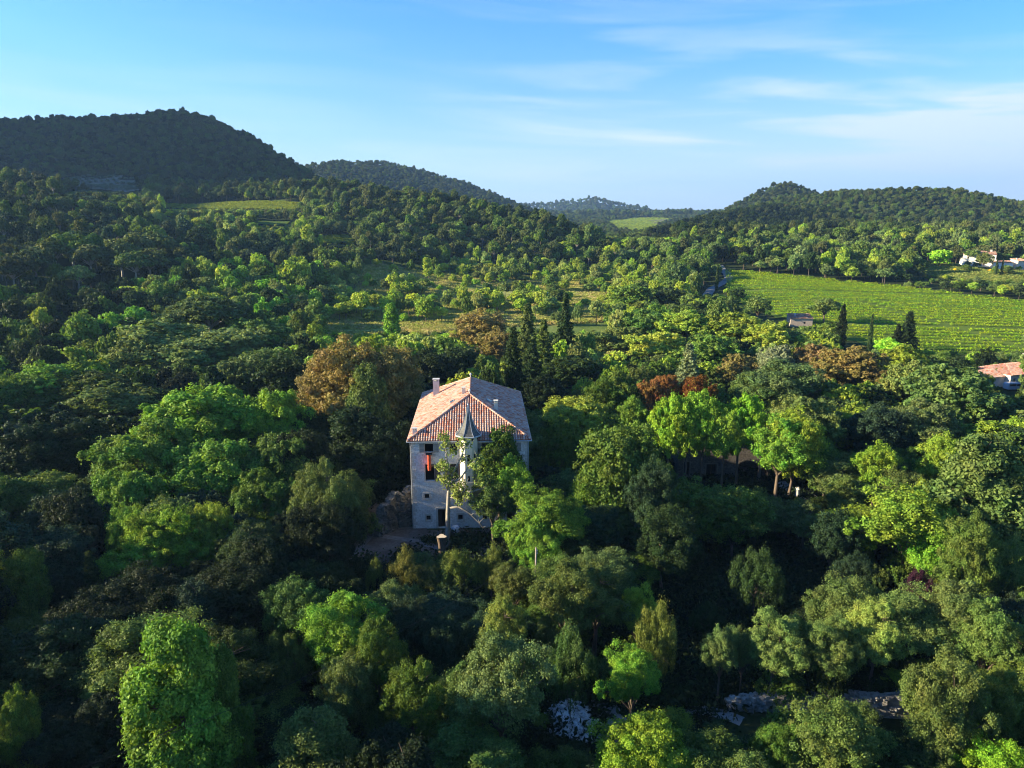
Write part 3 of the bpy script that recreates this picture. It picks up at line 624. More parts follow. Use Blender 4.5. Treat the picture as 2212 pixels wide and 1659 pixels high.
# --- trees one can single out in the photograph
FE = [
 # around and in front of the chateau
 (1400, 1545, 205, 9.5, 'round', 'lime green'), (1815, 1532, 200, 9, 'round', 'grey green'), (1690, 1570, 110, 7, 'round', 'mid green'), (2185, 1622, 170, 7.5, 'round', 'lime green'),
 (372, 1338, 215, 17, 'tall', 'bright green'), (465, 1400, 110, 14, 'tall', 'mid green'), (1090, 1370, 210, 13, 'airy', 'grey green'), (1010, 1440, 150, 10, 'airy', 'grey green'),
 (735, 1290, 190, 11, 'airy', 'bright green'), (630, 1232, 160, 11, 'round', 'grey green'), (815, 1340, 130, 11, 'airy', 'mid green'), (745, 1400, 130, 10, 'round', 'olive green'),
 (900, 1430, 150, 10, 'airy', 'mid green'), (610, 1370, 90, 9, 'airy', 'olive green'),
 (870, 1205, 95, 6.5, 'shrub', 'golden green'), (990, 1205, 120, 6, 'shrub', 'golden green'), (1062, 1196, 80, 6, 'shrub', 'golden green'), (815, 1220, 60, 5.5, 'shrub', 'golden green'), (930, 1225, 90, 5.5, 'shrub', 'olive green'),
 (1178, 1058, 175, 12, 'airy', 'bright green'), (1150, 1110, 120, 10, 'round', 'bright green'), (1228, 1212, 150, 12, 'airy', 'olive green'), (1110, 1215, 110, 8, 'airy', 'olive green'), (1085, 1290, 120, 10, 'airy', 'pale green'),
 (1420, 1328, 100, 8.5, 'shrub', 'golden green'), (1365, 1395, 125, 9, 'airy', 'bright green'), (1378, 1262, 85, 9, 'airy', 'fresh green'), (1645, 1205, 125, 7.5, 'shrub', 'dark green'), (1530, 1318, 90, 3.5, 'shrub', 'dark green'),
 (1230, 1385, 120, 8, 'shrub', 'olive green'), (960, 1315, 100, 9, 'round', 'blue green'), (880, 1300, 110, 9, 'round', 'blue green'), (1180, 1330, 60, 8, 'airy', 'olive green'), (835, 1260, 120, 8, 'round', 'grey green'),
 # right
 (1968, 1050, 195, 13, 'airy', 'yellow green'), (2015, 1110, 120, 10, 'round', 'lime green'), (1898, 962, 100, 11, 'round', 'yellow green'), (2045, 945, 95, 12, 'round', 'yellow green'), (1950, 1010, 90, 9, 'round', 'olive green'),
 (2140, 945, 190, 18, 'tall', 'grey green'), (2200, 975, 150, 16, 'tall', 'pale green'), (2110, 1120, 120, 13, 'round', 'olive green'),
 (1562, 1350, 85, 8, 'airy', 'grey green'), (1608, 1360, 60, 7, 'airy', 'grey green'), (1680, 1328, 135, 9, 'airy', 'grey green'), (1740, 1340, 100, 8, 'airy', 'grey green'), (1810, 1340, 130, 9, 'airy', 'grey green'), (1900, 1298, 130, 10, 'airy', 'pale green'),
 (1850, 1262, 170, 9, 'round', 'grey green'), (1975, 1275, 160, 10, 'airy', 'grey green'), (2085, 1262, 170, 11, 'airy', 'grey green'), (2150, 1300, 150, 11, 'airy', 'grey green'), (1800, 1395, 50, 6.5, 'shrub', 'golden green'),
 (2060, 1395, 150, 13, 'airy', 'olive green'), (2050, 1480, 190, 10, 'airy', 'olive green'), (2170, 1450, 130, 10, 'airy', 'golden green'), (1990, 1240, 90, 7, 'shrub', 'purple leaved'), (1810, 1110, 110, 9, 'round', 'blue green'), (1850, 1200, 90, 8, 'round', 'blue green'),
 (1835, 1030, 90, 8, 'round', 'grey green'), (2000, 1060, 80, 9, 'shrub', 'fresh green'), (2180, 1190, 120, 9, 'shrub', 'olive green'), (2100, 1210, 110, 8, 'shrub', 'olive green'),
 # plane trees by the outbuilding, dome tree
 (1452, 852, 120, 16, 'plane', 'lime green'), (1525, 846, 120, 16.5, 'plane', 'lime green'), (1605, 852, 120, 16, 'plane', 'lime green'), (1490, 880, 110, 14, 'plane', 'yellow green'), (1570, 884, 110, 14, 'plane', 'yellow green'),
 (1345, 912, 185, 17, 'round', 'mid green'), (1410, 1000, 110, 14, 'round', 'blue green'), (1300, 980, 130, 13, 'round', 'mid green'), (1248, 845, 170, 13, 'round', 'fresh green'), (1310, 815, 110, 13, 'round', 'mid green'), (1372, 855, 80, 13, 'round', 'bright green'), (1215, 905, 110, 13, 'round', 'mid green'),
 (1500, 1040, 150, 10, 'round', 'mid green'), (1590, 1050, 150, 10, 'round', 'mid green'), (1440, 1090, 140, 11, 'round', 'dark green'), (1690, 900, 130, 14, 'airy', 'bright green'), (1720, 880, 130, 15, 'round', 'fresh green'),
 (1078, 922, 118, 15, 'airy', 'mid green'), (1110, 985, 105, 12.5, 'airy', 'bright green'), (1065, 1030, 90, 10, 'airy', 'olive green'),
 # left of the chateau
 (430, 812, 300, 18, 'layer', 'bright green'), (310, 890, 230, 16, 'layer', 'bright green'), (570, 822, 190, 17, 'layer', 'bright green'), (600, 905, 190, 15, 'layer', 'mid green'), (270, 990, 180, 13, 'layer', 'bright green'), (455, 930, 240, 14, 'layer', 'bright green'), (560, 1000, 160, 12, 'layer', 'mid green'),
 (350, 1088, 160, 11, 'round', 'yellow green'), (265, 1098, 90, 10, 'round', 'yellow green'), (445, 1080, 100, 11, 'round', 'fresh green'), (310, 1150, 150, 8, 'round', 'yellow green'), (420, 1140, 110, 8, 'round', 'yellow green'), (355, 1055, 130, 12, 'round', 'grey green'),
 (690, 995, 130, 15, 'airy', 'olive green'), (690, 1080, 140, 12, 'round', 'deep green'),
 (745, 742, 190, 21, 'round', 'tan brown'), (830, 738, 150, 21, 'round', 'tan brown'), (700, 790, 120, 14, 'round', 'tan brown'), (860, 780, 120, 15, 'round', 'tan brown'),
 (790, 785, 95, 19, 'tall', 'olive green'), (770, 880, 170, 14, 'tall', 'deep green'), (830, 900, 120, 13, 'round', 'deep green'), (650, 920, 110, 14, 'round', 'deep green'),
 (610, 770, 130, 14, 'round', 'dark green'), (525, 765, 110, 14, 'round', 'grey green'), (570, 750, 120, 13, 'round', 'grey green'),
 (345, 690, 190, 16, 'round', 'olive green'), (440, 645, 180, 17, 'pine', 'pine green'), (300, 720, 140, 14, 'round', 'olive green'), (480, 700, 180, 15, 'round', 'olive green'), (400, 720, 180, 14, 'round', 'olive green'), (540, 690, 140, 13, 'round', 'mid green'),
 (85, 790, 150, 13, 'round', 'bright green'), (40, 800, 110, 13, 'round', 'mid green'), (180, 800, 160, 12, 'airy', 'mid green'), (230, 830, 170, 11, 'airy', 'olive green'), (60, 920, 130, 12, 'tall', 'dark green'), (170, 910, 130, 11, 'tall', 'dark green'),
 (30, 1180, 110, 12, 'round', 'mid green'), (110, 1150, 150, 10, 'round', 'blue green'), (20, 1490, 100, 11, 'round', 'mid green'), (190, 1190, 60, 9, 'conifer', 'dark green'),
 # oaks, conifers behind the chateau
 (1042, 672, 125, 15, 'round', 'tan brown'), (1080, 710, 70, 13, 'round', 'tan brown'), (1140, 655, 75, 22, 'conifer', 'olive green'), (1108, 705, 75, 20, 'conifer', 'dark green'), (1175, 690, 70, 19, 'conifer', 'olive green'), (1222, 632, 55, 23, 'conifer', 'dark green'), (1150, 740, 90, 17, 'conifer', 'dark green'),
 (845, 655, 35, 14, 'cypress', 'bright green'), (985, 740, 90, 12, 'round', 'dark green'), (930, 760, 100, 12, 'round', 'deep green'), (1230, 760, 140, 12, 'round', 'dark green'), (1180, 810, 110, 12, 'round', 'deep green'),
 (1845, 745, 155, 14, 'clumpy', 'tan brown'), (1765, 740, 90, 13, 'clumpy', 'tan brown'), (1428, 800, 85, 13, 'clumpy', 'rust brown'), (1508, 805, 85, 13, 'clumpy', 'rust brown'), (1600, 760, 90, 12, 'clumpy', 'tan brown'), (1680, 740, 90, 13, 'clumpy', 'silver green'),
 (1490, 742, 75, 15, 'conifer', 'silver green'), (1700, 775, 170, 15, 'airy', 'grey green'), (1640, 800, 120, 13, 'airy', 'olive green'), (1740, 850, 170, 14, 'clumpy', 'grey green'), (2060, 785, 200, 16, 'clumpy', 'grey green'), (1975, 775, 110, 14, 'clumpy', 'pale green'), (2090, 812, 100, 14, 'clumpy', 'mid green'), (1960, 745, 110, 12, 'round', 'fresh green'), (2000, 860, 150, 13, 'clumpy', 'grey green'), (1900, 880, 130, 12, 'round', 'blue green'),
 (1395, 665, 100, 13, 'clumpy', 'mid green'), (1480, 668, 120, 13, 'clumpy', 'fresh green'), (1590, 672, 130, 13, 'clumpy', 'fresh green'), (1660, 690, 100, 12, 'round', 'fresh green'), (1330, 700, 110, 12, 'clumpy', 'olive green'), (1420, 710, 120, 12, 'clumpy', 'fresh green'), (1540, 720, 130, 12, 'clumpy', 'mid green'), (1370, 612, 80, 13, 'round', 'mid green'), (1450, 620, 70, 11, 'round', 'dark green'),
 (1824, 657, 24, 15, 'cypress', 'deep green'), (1886, 678, 10, 13, 'cypress', 'dark green'), (1583, 632, 7, 12, 'cypress', 'dark green'), (1551, 572, 7, 13, 'cypress', 'dark green'), (1968, 672, 55, 15, 'conifer', 'deep green'), (1942, 700, 35, 11, 'conifer', 'deep green'), (1925, 730, 70, 7, 'round', 'lime green'),
 (1640, 640, 60, 11, 'airy', 'olive green'), (1785, 642, 60, 10, 'airy', 'olive green'), (2132, 758, 45, 7, 'shrub', 'deep green'), (2070, 770, 60, 5, 'shrub', 'dark green'), (1960, 790, 50, 5, 'shrub', 'dark green'),
 # umbrella pines at left
 (330, 503, 80, 17, 'pine', 'olive green'), (290, 506, 75, 17, 'pine', 'pine green'), (255, 520, 80, 16, 'pine', 'olive green'), (150, 506, 90, 17, 'pine', 'mid green'), (110, 516, 80, 16, 'pine', 'pine green'), (70, 538, 90, 16, 'pine', 'pine green'), (20, 552, 90, 16, 'pine', 'pine green'), (165, 575, 60, 12, 'pine', 'grey green'), (285, 545, 80, 15, 'pine', 'olive green'), (320, 540, 80, 15, 'pine', 'pine green'), (190, 530, 80, 15, 'pine', 'pine green'),
 # far house trees
 (2035, 535, 50, 11, 'round', 'lime green'), (2128, 545, 30, 9, 'round', 'golden green'), (2090, 572, 26, 4, 'shrub', 'mid green'), (2150, 578, 18, 4, 'shrub', 'mid green'), (2180, 575, 22, 5, 'round', 'olive green'), (2155, 560, 5, 9, 'cypress', 'dark green'), (2168, 560, 5, 9, 'cypress', 'dark green'),
 (1985, 572, 14, 2.2, 'shrub', 'yellow flowering'), (2002, 576, 10, 2.0, 'shrub', 'yellow flowering'), (2062, 580, 10, 2, 'shrub', 'yellow flowering'), (2140, 582, 10, 2, 'shrub', 'yellow flowering'), (2170, 584, 14, 2, 'shrub', 'yellow flowering'),
]
for f_ in FE: feat(*f_)

# --- trees between them: sown over the ground
GUARDS = [(404, 375, 534, 446, 90), (408, 441, 466, 528, 90), (372, 528, 505, 553, 82), (465, 470, 490, 528, 90), (385, 480, 412, 530, 88),
          (686, 452, 773, 484, 106), (668, 585, 742, 690, 72), (742, 575, 830, 608, 76), (730, 688, 912, 714, 54), (553, 706, 616, 744, 53), (672, 705, 728, 720, 55), (700, 482, 775, 490, 104), (792, 484, 802, 500, 100),
          (335, 285, 605, 331, 262), (745, 277, 1024, 320, hit(850, 300)[1]), (850, 300, 1024, 350, 235), (788, 313, 812, 326, hit(800, 326)[1]), (957, 250, 1024, 268, hit(962, 266)[1]), (912, 264, 1024, 281, hit(980, 276)[1]), (994, 364, 1024, 388, hit(1009, 388)[1] + 3), (704, 270, 730, 294, hit(718, 285)[1]),
          (165, 201, 298, 209, hit(230, 206)[1]), (62, 178, 142, 191, hit(100, 185)[1]), (323, 235, 352, 244, hit(337, 240)[1]), (258, 221, 292, 226, hit(275, 224)[1]), (605, 219, 670, 236, 900)]
SOWN = []
fx = np.array([[t['x'], t['y'], t['R']] for t in TREES])
EXCL = [(VINE_POLY, 2), (OLIVE, 0), (TERR1, 1), (TERR2, 1), (TERR3, 1), (FARV, 0), (FARV2, 0), (HFIELD, 1), (COURT, 0), (CLEAR, 0), (TERRACE, 0), (GRAVELP, 0), ([(1.5, 48.5), (9, 48.5), (12, 56), (1.5, 56)], 0)]
CH_O = Vector((-13.5, 90.5)); CH_A = rad(2.5)
def chl(x, y):     # chateau local -> world
    return CH_O.x + x * math.cos(CH_A) - y * math.sin(CH_A), CH_O.y + x * math.sin(CH_A) + y * math.cos(CH_A)
CHP = [chl(-2.0, -3), chl(17.5, -3), chl(17.5, 27.5), chl(-2.0, 27.5)]
OUT_O = Vector((26.5, 109)); OUTP = [(25, 107), (44, 107), (44, 118), (25, 118)]
def seg_dist(x, y, pts):
    best = np.full(np.shape(x), 1e9)
    for a, b in zip(pts, pts[1:]):
        ex, ey = b[0] - a[0], b[1] - a[1]; t = np.clip(((x - a[0]) * ex + (y - a[1]) * ey) / (ex * ex + ey * ey + 1e-9), 0, 1)
        best = np.minimum(best, np.hypot(x - a[0] - t * ex, y - a[1] - t * ey))
    return best
def sow(y0, y1, step, seed, azl=48, azr=46, jit=.42):
    rng = np.random.default_rng(seed)
    xs = np.arange(-y1 * 1.2, y1 * 1.2, step); ys = np.arange(y0, y1, step * .92)
    X, Y = np.meshgrid(xs, ys); X = X + (np.arange(len(ys)) % 2)[:, None] * step / 2
    X = X + rng.uniform(-jit, jit, X.shape) * step; Y = Y + rng.uniform(-jit, jit, Y.shape) * step
    X, Y = X.ravel(), Y.ravel(); a = np.degrees(np.arctan2(X, Y)); k = (a > -azl) & (a < azr)
    X, Y = X[k], Y[k]
    for P, _ in EXCL: k = ~inpoly(X, Y, P); X, Y = X[k], Y[k]
    k = ~inpoly(X, Y, CHP) & ~inpoly(X, Y, OUTP); X, Y = X[k], Y[k]
    k = (seg_dist(X, Y, ROAD_PTS) > 4) & (seg_dist(X, Y, PATH_PTS) > 1.5); return X[k], Y[k], rng
def guard_h(x, y, z, H, R):
    """lower a tree that would hide something the photograph shows behind it"""
    for _ in range(7):
        px, pt, dep = project(x, y, z + H); rw = R * F / dep; pb = project(x, y, z + H * .2)[1]; bad = False
        for gx0, gy0, gx1, gy1, gY in GUARDS:
            if y < gY - 1 and px + rw * .85 > gx0 and px - rw * .85 < gx1 and pt < gy1 and pb > gy0: bad = True; break
        if not bad: return H, R
        H *= .8; R *= .9
    return (H, R) if H > 1.2 and y > 140 else None
def region(x, y, z, px, py, rng, nz):
    """kind, height, radius, colour for the woods at a place"""
    r = rng.random(); d = math.hypot(x, y)
    if y < 135:
        H = rng.uniform(8, 13)
        if px < 420:
            if py > 560: tint = rng.choice(['deep green', 'deep green', 'dark green', 'blue green', 'deep green', 'olive green']); k = rng.choice(['round', 'airy', 'tall', 'shrub', 'layer'], p=[.35, .25, .2, .12, .08])
            else: tint = rng.choice(['deep green', 'dark green', 'dark green', 'mid green', 'blue green', 'olive green']); k = rng.choice(['round', 'tall', 'airy', 'clumpy'])
        elif px < 650:
            tint = rng.choice(['blue green', 'dark green', 'mid green', 'olive green', 'grey green']); k = rng.choice(['round', 'airy', 'shrub', 'airy'])
            H *= .85
        else:
            tint = rng.choice(['grey green', 'dark green', 'blue green', 'mid green', 'olive green', 'fresh green']); k = rng.choice(['round', 'airy', 'clumpy', 'airy', 'shrub'])
            if py > 560: H *= .8
        if k == 'shrub': return k, H * .55, rng.uniform(2.2, 3.4), tint
        if k == 'tall': return k, H * 1.25, rng.uniform(2.6, 3.6), tint
        return k, H, rng.uniform(3.3, 4.9), tint
    inm = inpoly(np.array([x]), np.array([y]), MEADOW)[0]
    if inm:
        if nz < .57 and r > .34: return None
        if r < .2: return 'shrub', rng.uniform(2.5, 5), rng.uniform(1.8, 3), rng.choice(['fresh green', 'mid green', 'yellow green'])
        return rng.choice(['round', 'clumpy', 'airy']), rng.uniform(5, 9), rng.uniform(2.4, 4.2), rng.choice(['fresh green', 'fresh green', 'mid green', 'pale green', 'olive green'])
    if px < 330 and y < 560 and d < 600:
        hill = z > 14
        if hill:
            if px > 130 and y > 380 : return rng.choice(['pine', 'clumpy', 'round', 'shrub']), rng.uniform(5, 10), rng.uniform(2.6, 4.4), rng.choice(['olive green', 'fresh green', 'mid green', 'pine green', 'pale green'])
            return rng.choice(['pine', 'pine', 'round', 'clumpy']), rng.uniform(7, 11), rng.uniform(3, 4.8), rng.choice(['pine green', 'dark green', 'blue green', 'mid green'])
        return rng.choice(['round', 'clumpy', 'airy', 'pine'], p=[.4, .3, .2, .1]), rng.uniform(8, 12), rng.uniform(3.4, 5), rng.choice(['mid green', 'fresh green', 'dark green', 'olive green', 'bright green'] if nz > .45 else ['dark green', 'mid green', 'deep green'])
    if y < 420 and z < 14:
        if px < 640:
            lo = y > 240
            return rng.choice(['round', 'clumpy', 'airy', 'shrub'], p=[.4, .3, .2, .1]), rng.uniform(5, 9) if lo else rng.uniform(8, 12), rng.uniform(2.8, 4.2), rng.choice(['fresh green', 'mid green', 'pale green', 'olive green', 'pale green', 'yellow green', 'fresh green'] if nz > .33 else ['mid green', 'dark green', 'fresh green', 'olive green'])
        return rng.choice(['round', 'clumpy', 'clumpy', 'airy']), rng.uniform(7, 11), rng.uniform(3.2, 4.6), rng.choice(['fresh green', 'mid green', 'mid green', 'olive green', 'grey green', 'dark green'])
    if px > 560 and y > 420 and z < 22 and y < 700:
        return rng.choice(['round', 'clumpy', 'pine'], p=[.45, .35, .2]), rng.uniform(7, 12), rng.uniform(3.2, 5), rng.choice(['mid green', 'fresh green', 'olive green', 'dark green', 'pine green', 'grey green'])
    if 640 < px < 850 and y < 800 and py > 195: return rng.choice(['pine', 'pine', 'round']), rng.uniform(7, 11), rng.uniform(3, 4.6), rng.choice(['deep green', 'dark green', 'dark green', 'pine green'])  # right hill shoulder: dark pines, with some shade put into the leaf tint
    return rng.choice(['pine', 'round', 'pine', 'clumpy']), rng.uniform(7, 12), rng.uniform(3, 5), rng.choice(['pine green', 'pine green', 'olive green', 'dark green', 'mid green'])
def sow_band(y0, y1, step, seed, scale=1.0, **kw):
    X, Y, rng = sow(y0, y1, step, seed, **kw)
    Z = terrain(X, Y); NZ = vnoise(X, Y, 28, 5)
    PX, PY, DEP = project(X, Y, Z)
    for x, y, z, px, py, dep, nz in zip(X, Y, Z, PX, PY, DEP, NZ):
        if dep < 5: continue
        if scale == 1.0 and y < 320 and len(fx):
            dd = np.hypot(fx[:, 0] - x, fx[:, 1] - y); q = dd < fx[:, 2] * (.62 if y < 135 else .8) + 1.2
            if q.any(): continue
        g = region(x, y, z, px, py, rng, nz)
        if g is None: continue
        k, H, R, tint = g
        if y > 600: R *= 1.08; z -= 2.0
        if y > 135: H *= rng.choice([.85, 1.0, 1.15, 1.35]); R *= rng.uniform(.72, .98)
        H *= scale; R *= scale
        if y < 620:
            gh = guard_h(x, y, z, H, R)
            if gh is None: continue
            H2, R = gh
            if H2 < H * .999 and H2 < 3.2 and k != 'shrub': k = 'shrub'
            H = H2
            if H < 1.3: continue
            # keep the singled-out trees in sight: lower what stands just in front of them
        SOWN.append(dict(kind=str(k), x=x, y=y, z=z, H=H, R=R, tint=str(tint), feat=False, label=None, rot=None))
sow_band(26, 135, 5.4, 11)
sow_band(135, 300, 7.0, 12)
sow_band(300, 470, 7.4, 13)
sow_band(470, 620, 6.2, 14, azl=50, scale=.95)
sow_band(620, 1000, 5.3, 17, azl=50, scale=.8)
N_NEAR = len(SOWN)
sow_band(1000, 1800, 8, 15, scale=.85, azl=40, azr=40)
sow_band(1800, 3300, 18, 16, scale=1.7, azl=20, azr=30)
# hide-test: drop sown trees that stand right before a singled-out tree and reach over its top third
ft = [t for t in TREES]
FP = []
for t in ft:
    px, pt, dep = project(t['x'], t['y'], t['z'] + t['H']); FP.append((px, pt, t['R'] * F / dep, t['y'], project(t['x'], t['y'], t['z'] + t['H'] * .45)[1]))
FP = np.array(FP)
keep = []
for s in SOWN:
    if s['y'] < 330:
        for _ in range(5):
            px, pt, dep = project(s['x'], s['y'], s['z'] + s['H']); rw = s['R'] * F / dep
            q = (FP[:, 3] > s['y']) & (np.abs(FP[:, 0] - px) < (FP[:, 2] + rw) * .75) & (pt < FP[:, 4]) & (FP[:, 3] - s['y'] < 60)
            if not q.any(): break
            s['H'] *= .85; s['R'] *= .93
        if s['H'] < 2.2: continue
        if s['H'] < 4.5 and s['kind'] != 'shrub': s['kind'] = 'shrub'
    keep.append(s)
SOWN = keep
TINTJ = np.random.default_rng(3)
def tintcol(t):  # mid-valley crowns get a lighter tint: sunlight put into the leaf colour
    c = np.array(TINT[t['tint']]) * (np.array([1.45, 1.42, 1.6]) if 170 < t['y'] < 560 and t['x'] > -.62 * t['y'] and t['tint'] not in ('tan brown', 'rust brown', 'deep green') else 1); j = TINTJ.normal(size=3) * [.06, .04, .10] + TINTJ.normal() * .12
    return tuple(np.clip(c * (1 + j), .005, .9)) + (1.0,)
# choose the individuals: those that show largest
CAP = {'broadleaf_tree': 296, 'pine_tree': 150, 'shrub': 150, 'conifer_tree': 40, 'cypress_tree': 40}
def shows(t):
    px, py, dep = project(t['x'], t['y'], t['z'] + t['H'] * .7); rw = t['R'] * F / dep
    return -rw < px < 1024 + rw and -5 < py < 768 + rw
cnt = {k: 0 for k in CAP}
for t in TREES: cnt[KINDNAME[t['kind']]] += 1
cand = sorted([s for s in SOWN if shows(s)], key=lambda s: math.hypot(s['x'], s['y']) / (s['H'] * .5 + s['R']))
IND = list(TREES); chosen = set()
for s in cand:
    k = KINDNAME[s['kind']]
    if cnt[k] < CAP[k]: cnt[k] += 1; IND.append(s); chosen.add(id(s))
REST = [s for s in SOWN if id(s) not in chosen]
print('individuals', len(IND), cnt, 'rest', len(REST))

# --- labels for every tree: look + place told by things one can find
MARKS = [('the chateau', 468, 470), ('the courtyard', 440, 552), ('the ruined wall', 396, 500), ('the stone outbuilding', 730, 462), ('the dark lawn', 710, 630),
         ('the long stone wall', 820, 700), ('the pale rubble heap', 570, 722), ('the white gate post', 797, 492), ('the stone hut', 800, 320), ('the vineyard', 900, 310), ('the grassy meadow', 450, 305),
         ('the pale villa', 1010, 378), ('the white farmhouse', 975, 258), ('the country road', 718, 283), ('the big horse chestnuts', 190, 430), ('the yellow green maples', 160, 530), ('the tall bright tree', 172, 660),
         ('the brown oaks', 360, 360), ('the rust brown oaks', 680, 385), ('the umbrella pines', 140, 245), ('the olive grove', 100, 184), ('the terraced vines', 230, 205), ('the wooded spur', 480, 215), ('the yellow green robinia', 912, 530), ('the plane trees', 710, 415),
         ('the big dark hill', 150, 150), ('the old dark grove', 30, 330), ('the tall conifers', 540, 330), ('the utility pole', 535, 600), ('the bottom lime tree', 648, 740), ('the dark wooded corner', 60, 690), ('the wooded right hill', 880, 235), ('the pale tall poplars', 1000, 470)]
USED = {}
def label_trees():
    G = {}
    for t in IND:
        px, py, dep = project(t['x'], t['y'], t['z'] + t['H'] * .6); t['px'], t['py'], t['dep'] = px, py, dep
        m = min(MARKS, key=lambda m_: math.hypot(m_[1] - px, (m_[2] - py) * 1.3))
        dx, dy = px - m[1], (py - m[2]) * 1.3
        if math.hypot(dx, dy) < 22: rel = 'beside'
        elif abs(dx) > abs(dy): rel = 'left of' if dx < 0 else 'right of'
        else: rel = 'behind' if dy < 0 else 'before'
        k = {'broadleaf_tree': 'tree', 'pine_tree': 'pine', 'conifer_tree': 'conifer', 'cypress_tree': 'cypress', 'shrub': 'bush'}[KINDNAME[t['kind']]]
        shape = {'plane': 'broad crowned', 'round': 'rounded', 'airy': 'loose', 'clumpy': 'clumpy', 'layer': 'spreading', 'tall': 'tall', 'pine': 'broad', 'conifer': 'pointed', 'cypress': 'slender', 'shrub': 'low'}[t['kind']]
        G.setdefault((t['tint'], shape, k, rel, m[0]), []).append(t)
    ordw = ['first', 'second', 'third', 'fourth', 'fifth', 'sixth', 'seventh', 'eighth', 'ninth', 'tenth', 'eleventh', 'twelfth', 'thirteenth', 'fourteenth', 'fifteenth', 'sixteenth']
    for (tint, shape, k, rel, m), L in G.items():
        pl = {'tree': 'trees', 'pine': 'pines', 'conifer': 'conifers', 'cypress': 'cypresses', 'bush': 'bushes'}[k]
        L.sort(key=lambda t: t['px'])
        for i, t in enumerate(L):
            if len(L) == 1: t['label'] = f'{shape} {tint} {k} {rel} {m}'
            elif len(L) == 2: t['label'] = f"{'left' if i == 0 else 'right'} one of two {shape} {tint} {pl} {rel} {m}"
            else: t['label'] = f'{ordw[min(i, 15)]} from left of {shape} {tint} {pl} {rel} {m}'
            t['group'] = f'{tint} {pl} {rel} {m}'
label_trees()
def plant(t, rng):
    d = math.hypot(t['x'], t['y']); lod = 'hi' if d < 118 else ('mid' if d < 240 else 'low')
    if t['feat'] and d < 150: lod = 'hi'
    k = t['kind']; v = int(rng.integers(0, VARI[k])); cm, tm = TPL[k, v, lod] if d > 84 or lod != 'hi' else near_tpl(k, v)
    sx = t['R'] / NAT_R[k]; sz = t['H'] / NAT_H.get(k, 12.4)
    e = empty(KINDNAME[k], (t['x'], t['y'], t['z']), rng.uniform(0, 6.28), t['label'], {'broadleaf_tree': 'tree', 'pine_tree': 'pine', 'conifer_tree': 'conifer', 'cypress_tree': 'cypress', 'shrub': 'bush'}[KINDNAME[k]], t['group'])
    e.scale = (sx * rng.uniform(.94, 1.06), sx, sz)
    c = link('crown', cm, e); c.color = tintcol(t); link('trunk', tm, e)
RP = np.random.default_rng(21)
for t in IND: plant(t, RP)

# --- the rest of the woods: nobody could count them
def far_template(kind, v, tcol):
    V, Q, tips, th = TPL[kind, v, 'far']; r = .3
    tv = np.array([(r * math.cos(a) * s_, r * math.sin(a) * s_, z) for z, s_ in ((-.5, 1.2), (th + 2, .5)) for a in (0, 2.1, 4.2)])
    n = len(V); tq = np.array([[n + i, n + (i + 1) % 3, n + 3 + (i + 1) % 3, n + 3 + i] for i in range(3)])
    me = fastmesh('far ' + kind, np.vstack([V, tv]), [np.vstack([Q, tq])], [M_LEAFI, M_BARK], [0] * len(Q) + [1] * 3)
    return bpy.data.objects.new('far ' + kind, me)
FARK = ['round', 'airy', 'clumpy', 'layer', 'tall', 'pine', 'conifer', 'shrub']
fcol = bpy.data.collections.new('far tree kinds'); FIDX = {}; i = 0
for k in FARK:
    for v in range(VARI[k]):
        o = far_template(k, v, None); o.name = f'{i:02d} far {k}'; fcol.objects.link(o); FIDX[k, v] = i; i += 1
def stuff_obj(name, pts, label, scale, rot, tint, idx, coll=fcol, mats=None):
    me = bpy.data.meshes.new(name); me.vertices.add(len(pts)); me.vertices.foreach_set('co', np.asarray(pts, np.float32).ravel())
    a = me.attributes.new('scl', 'FLOAT_VECTOR', 'POINT'); a.data.foreach_set('vector', np.asarray(scale, np.float32).ravel())
    a = me.attributes.new('rot', 'FLOAT_VECTOR', 'POINT'); a.data.foreach_set('vector', np.asarray(rot, np.float32).ravel())
    a = me.attributes.new('tint', 'FLOAT_COLOR', 'POINT'); a.data.foreach_set('color', np.asarray(tint, np.float32).ravel())
    a = me.attributes.new('idx', 'INT', 'POINT'); a.data.foreach_set('value', np.asarray(idx, np.int32))
    me.update()
    ng = bpy.data.node_groups.new(name, 'GeometryNodeTree')
    ng.interface.new_socket('Geometry', in_out='INPUT', socket_type='NodeSocketGeometry'); ng.interface.new_socket('Geometry', in_out='OUTPUT', socket_type='NodeSocketGeometry')
    gi = N(ng, 'NodeGroupInput'); go = N(ng, 'NodeGroupOutput'); ip = N(ng, 'GeometryNodeInstanceOnPoints'); ci = N(ng, 'GeometryNodeCollectionInfo')
    ci.inputs[0].default_value = coll; ci.inputs['Separate Children'].default_value = True; ci.inputs['Reset Children'].default_value = True
    ip.inputs['Pick Instance'].default_value = True
    def at_(n_, ty):
        q = N(ng, 'GeometryNodeInputNamedAttribute'); q.data_type = ty; q.inputs['Name'].default_value = n_
        return [s_ for s_ in q.outputs if s_.enabled and s_.name == 'Attribute'][0]
    Lk = ng.links.new
    Lk(gi.outputs[0], ip.inputs['Points']); Lk(ci.outputs[0], ip.inputs['Instance']); Lk(at_('idx', 'INT'), ip.inputs['Instance Index']); Lk(at_('scl', 'FLOAT_VECTOR'), ip.inputs['Scale'])
    er = N(ng, 'FunctionNodeEulerToRotation'); Lk(at_('rot', 'FLOAT_VECTOR'), er.inputs[0]); Lk(er.outputs[0], ip.inputs['Rotation'])
    Lk(ip.outputs[0], go.inputs[0])
    o = link(name, me); md = o.modifiers.new('scatter', 'NODES'); md.node_group = ng
    tag(o, label, None, None, 'stuff'); return o
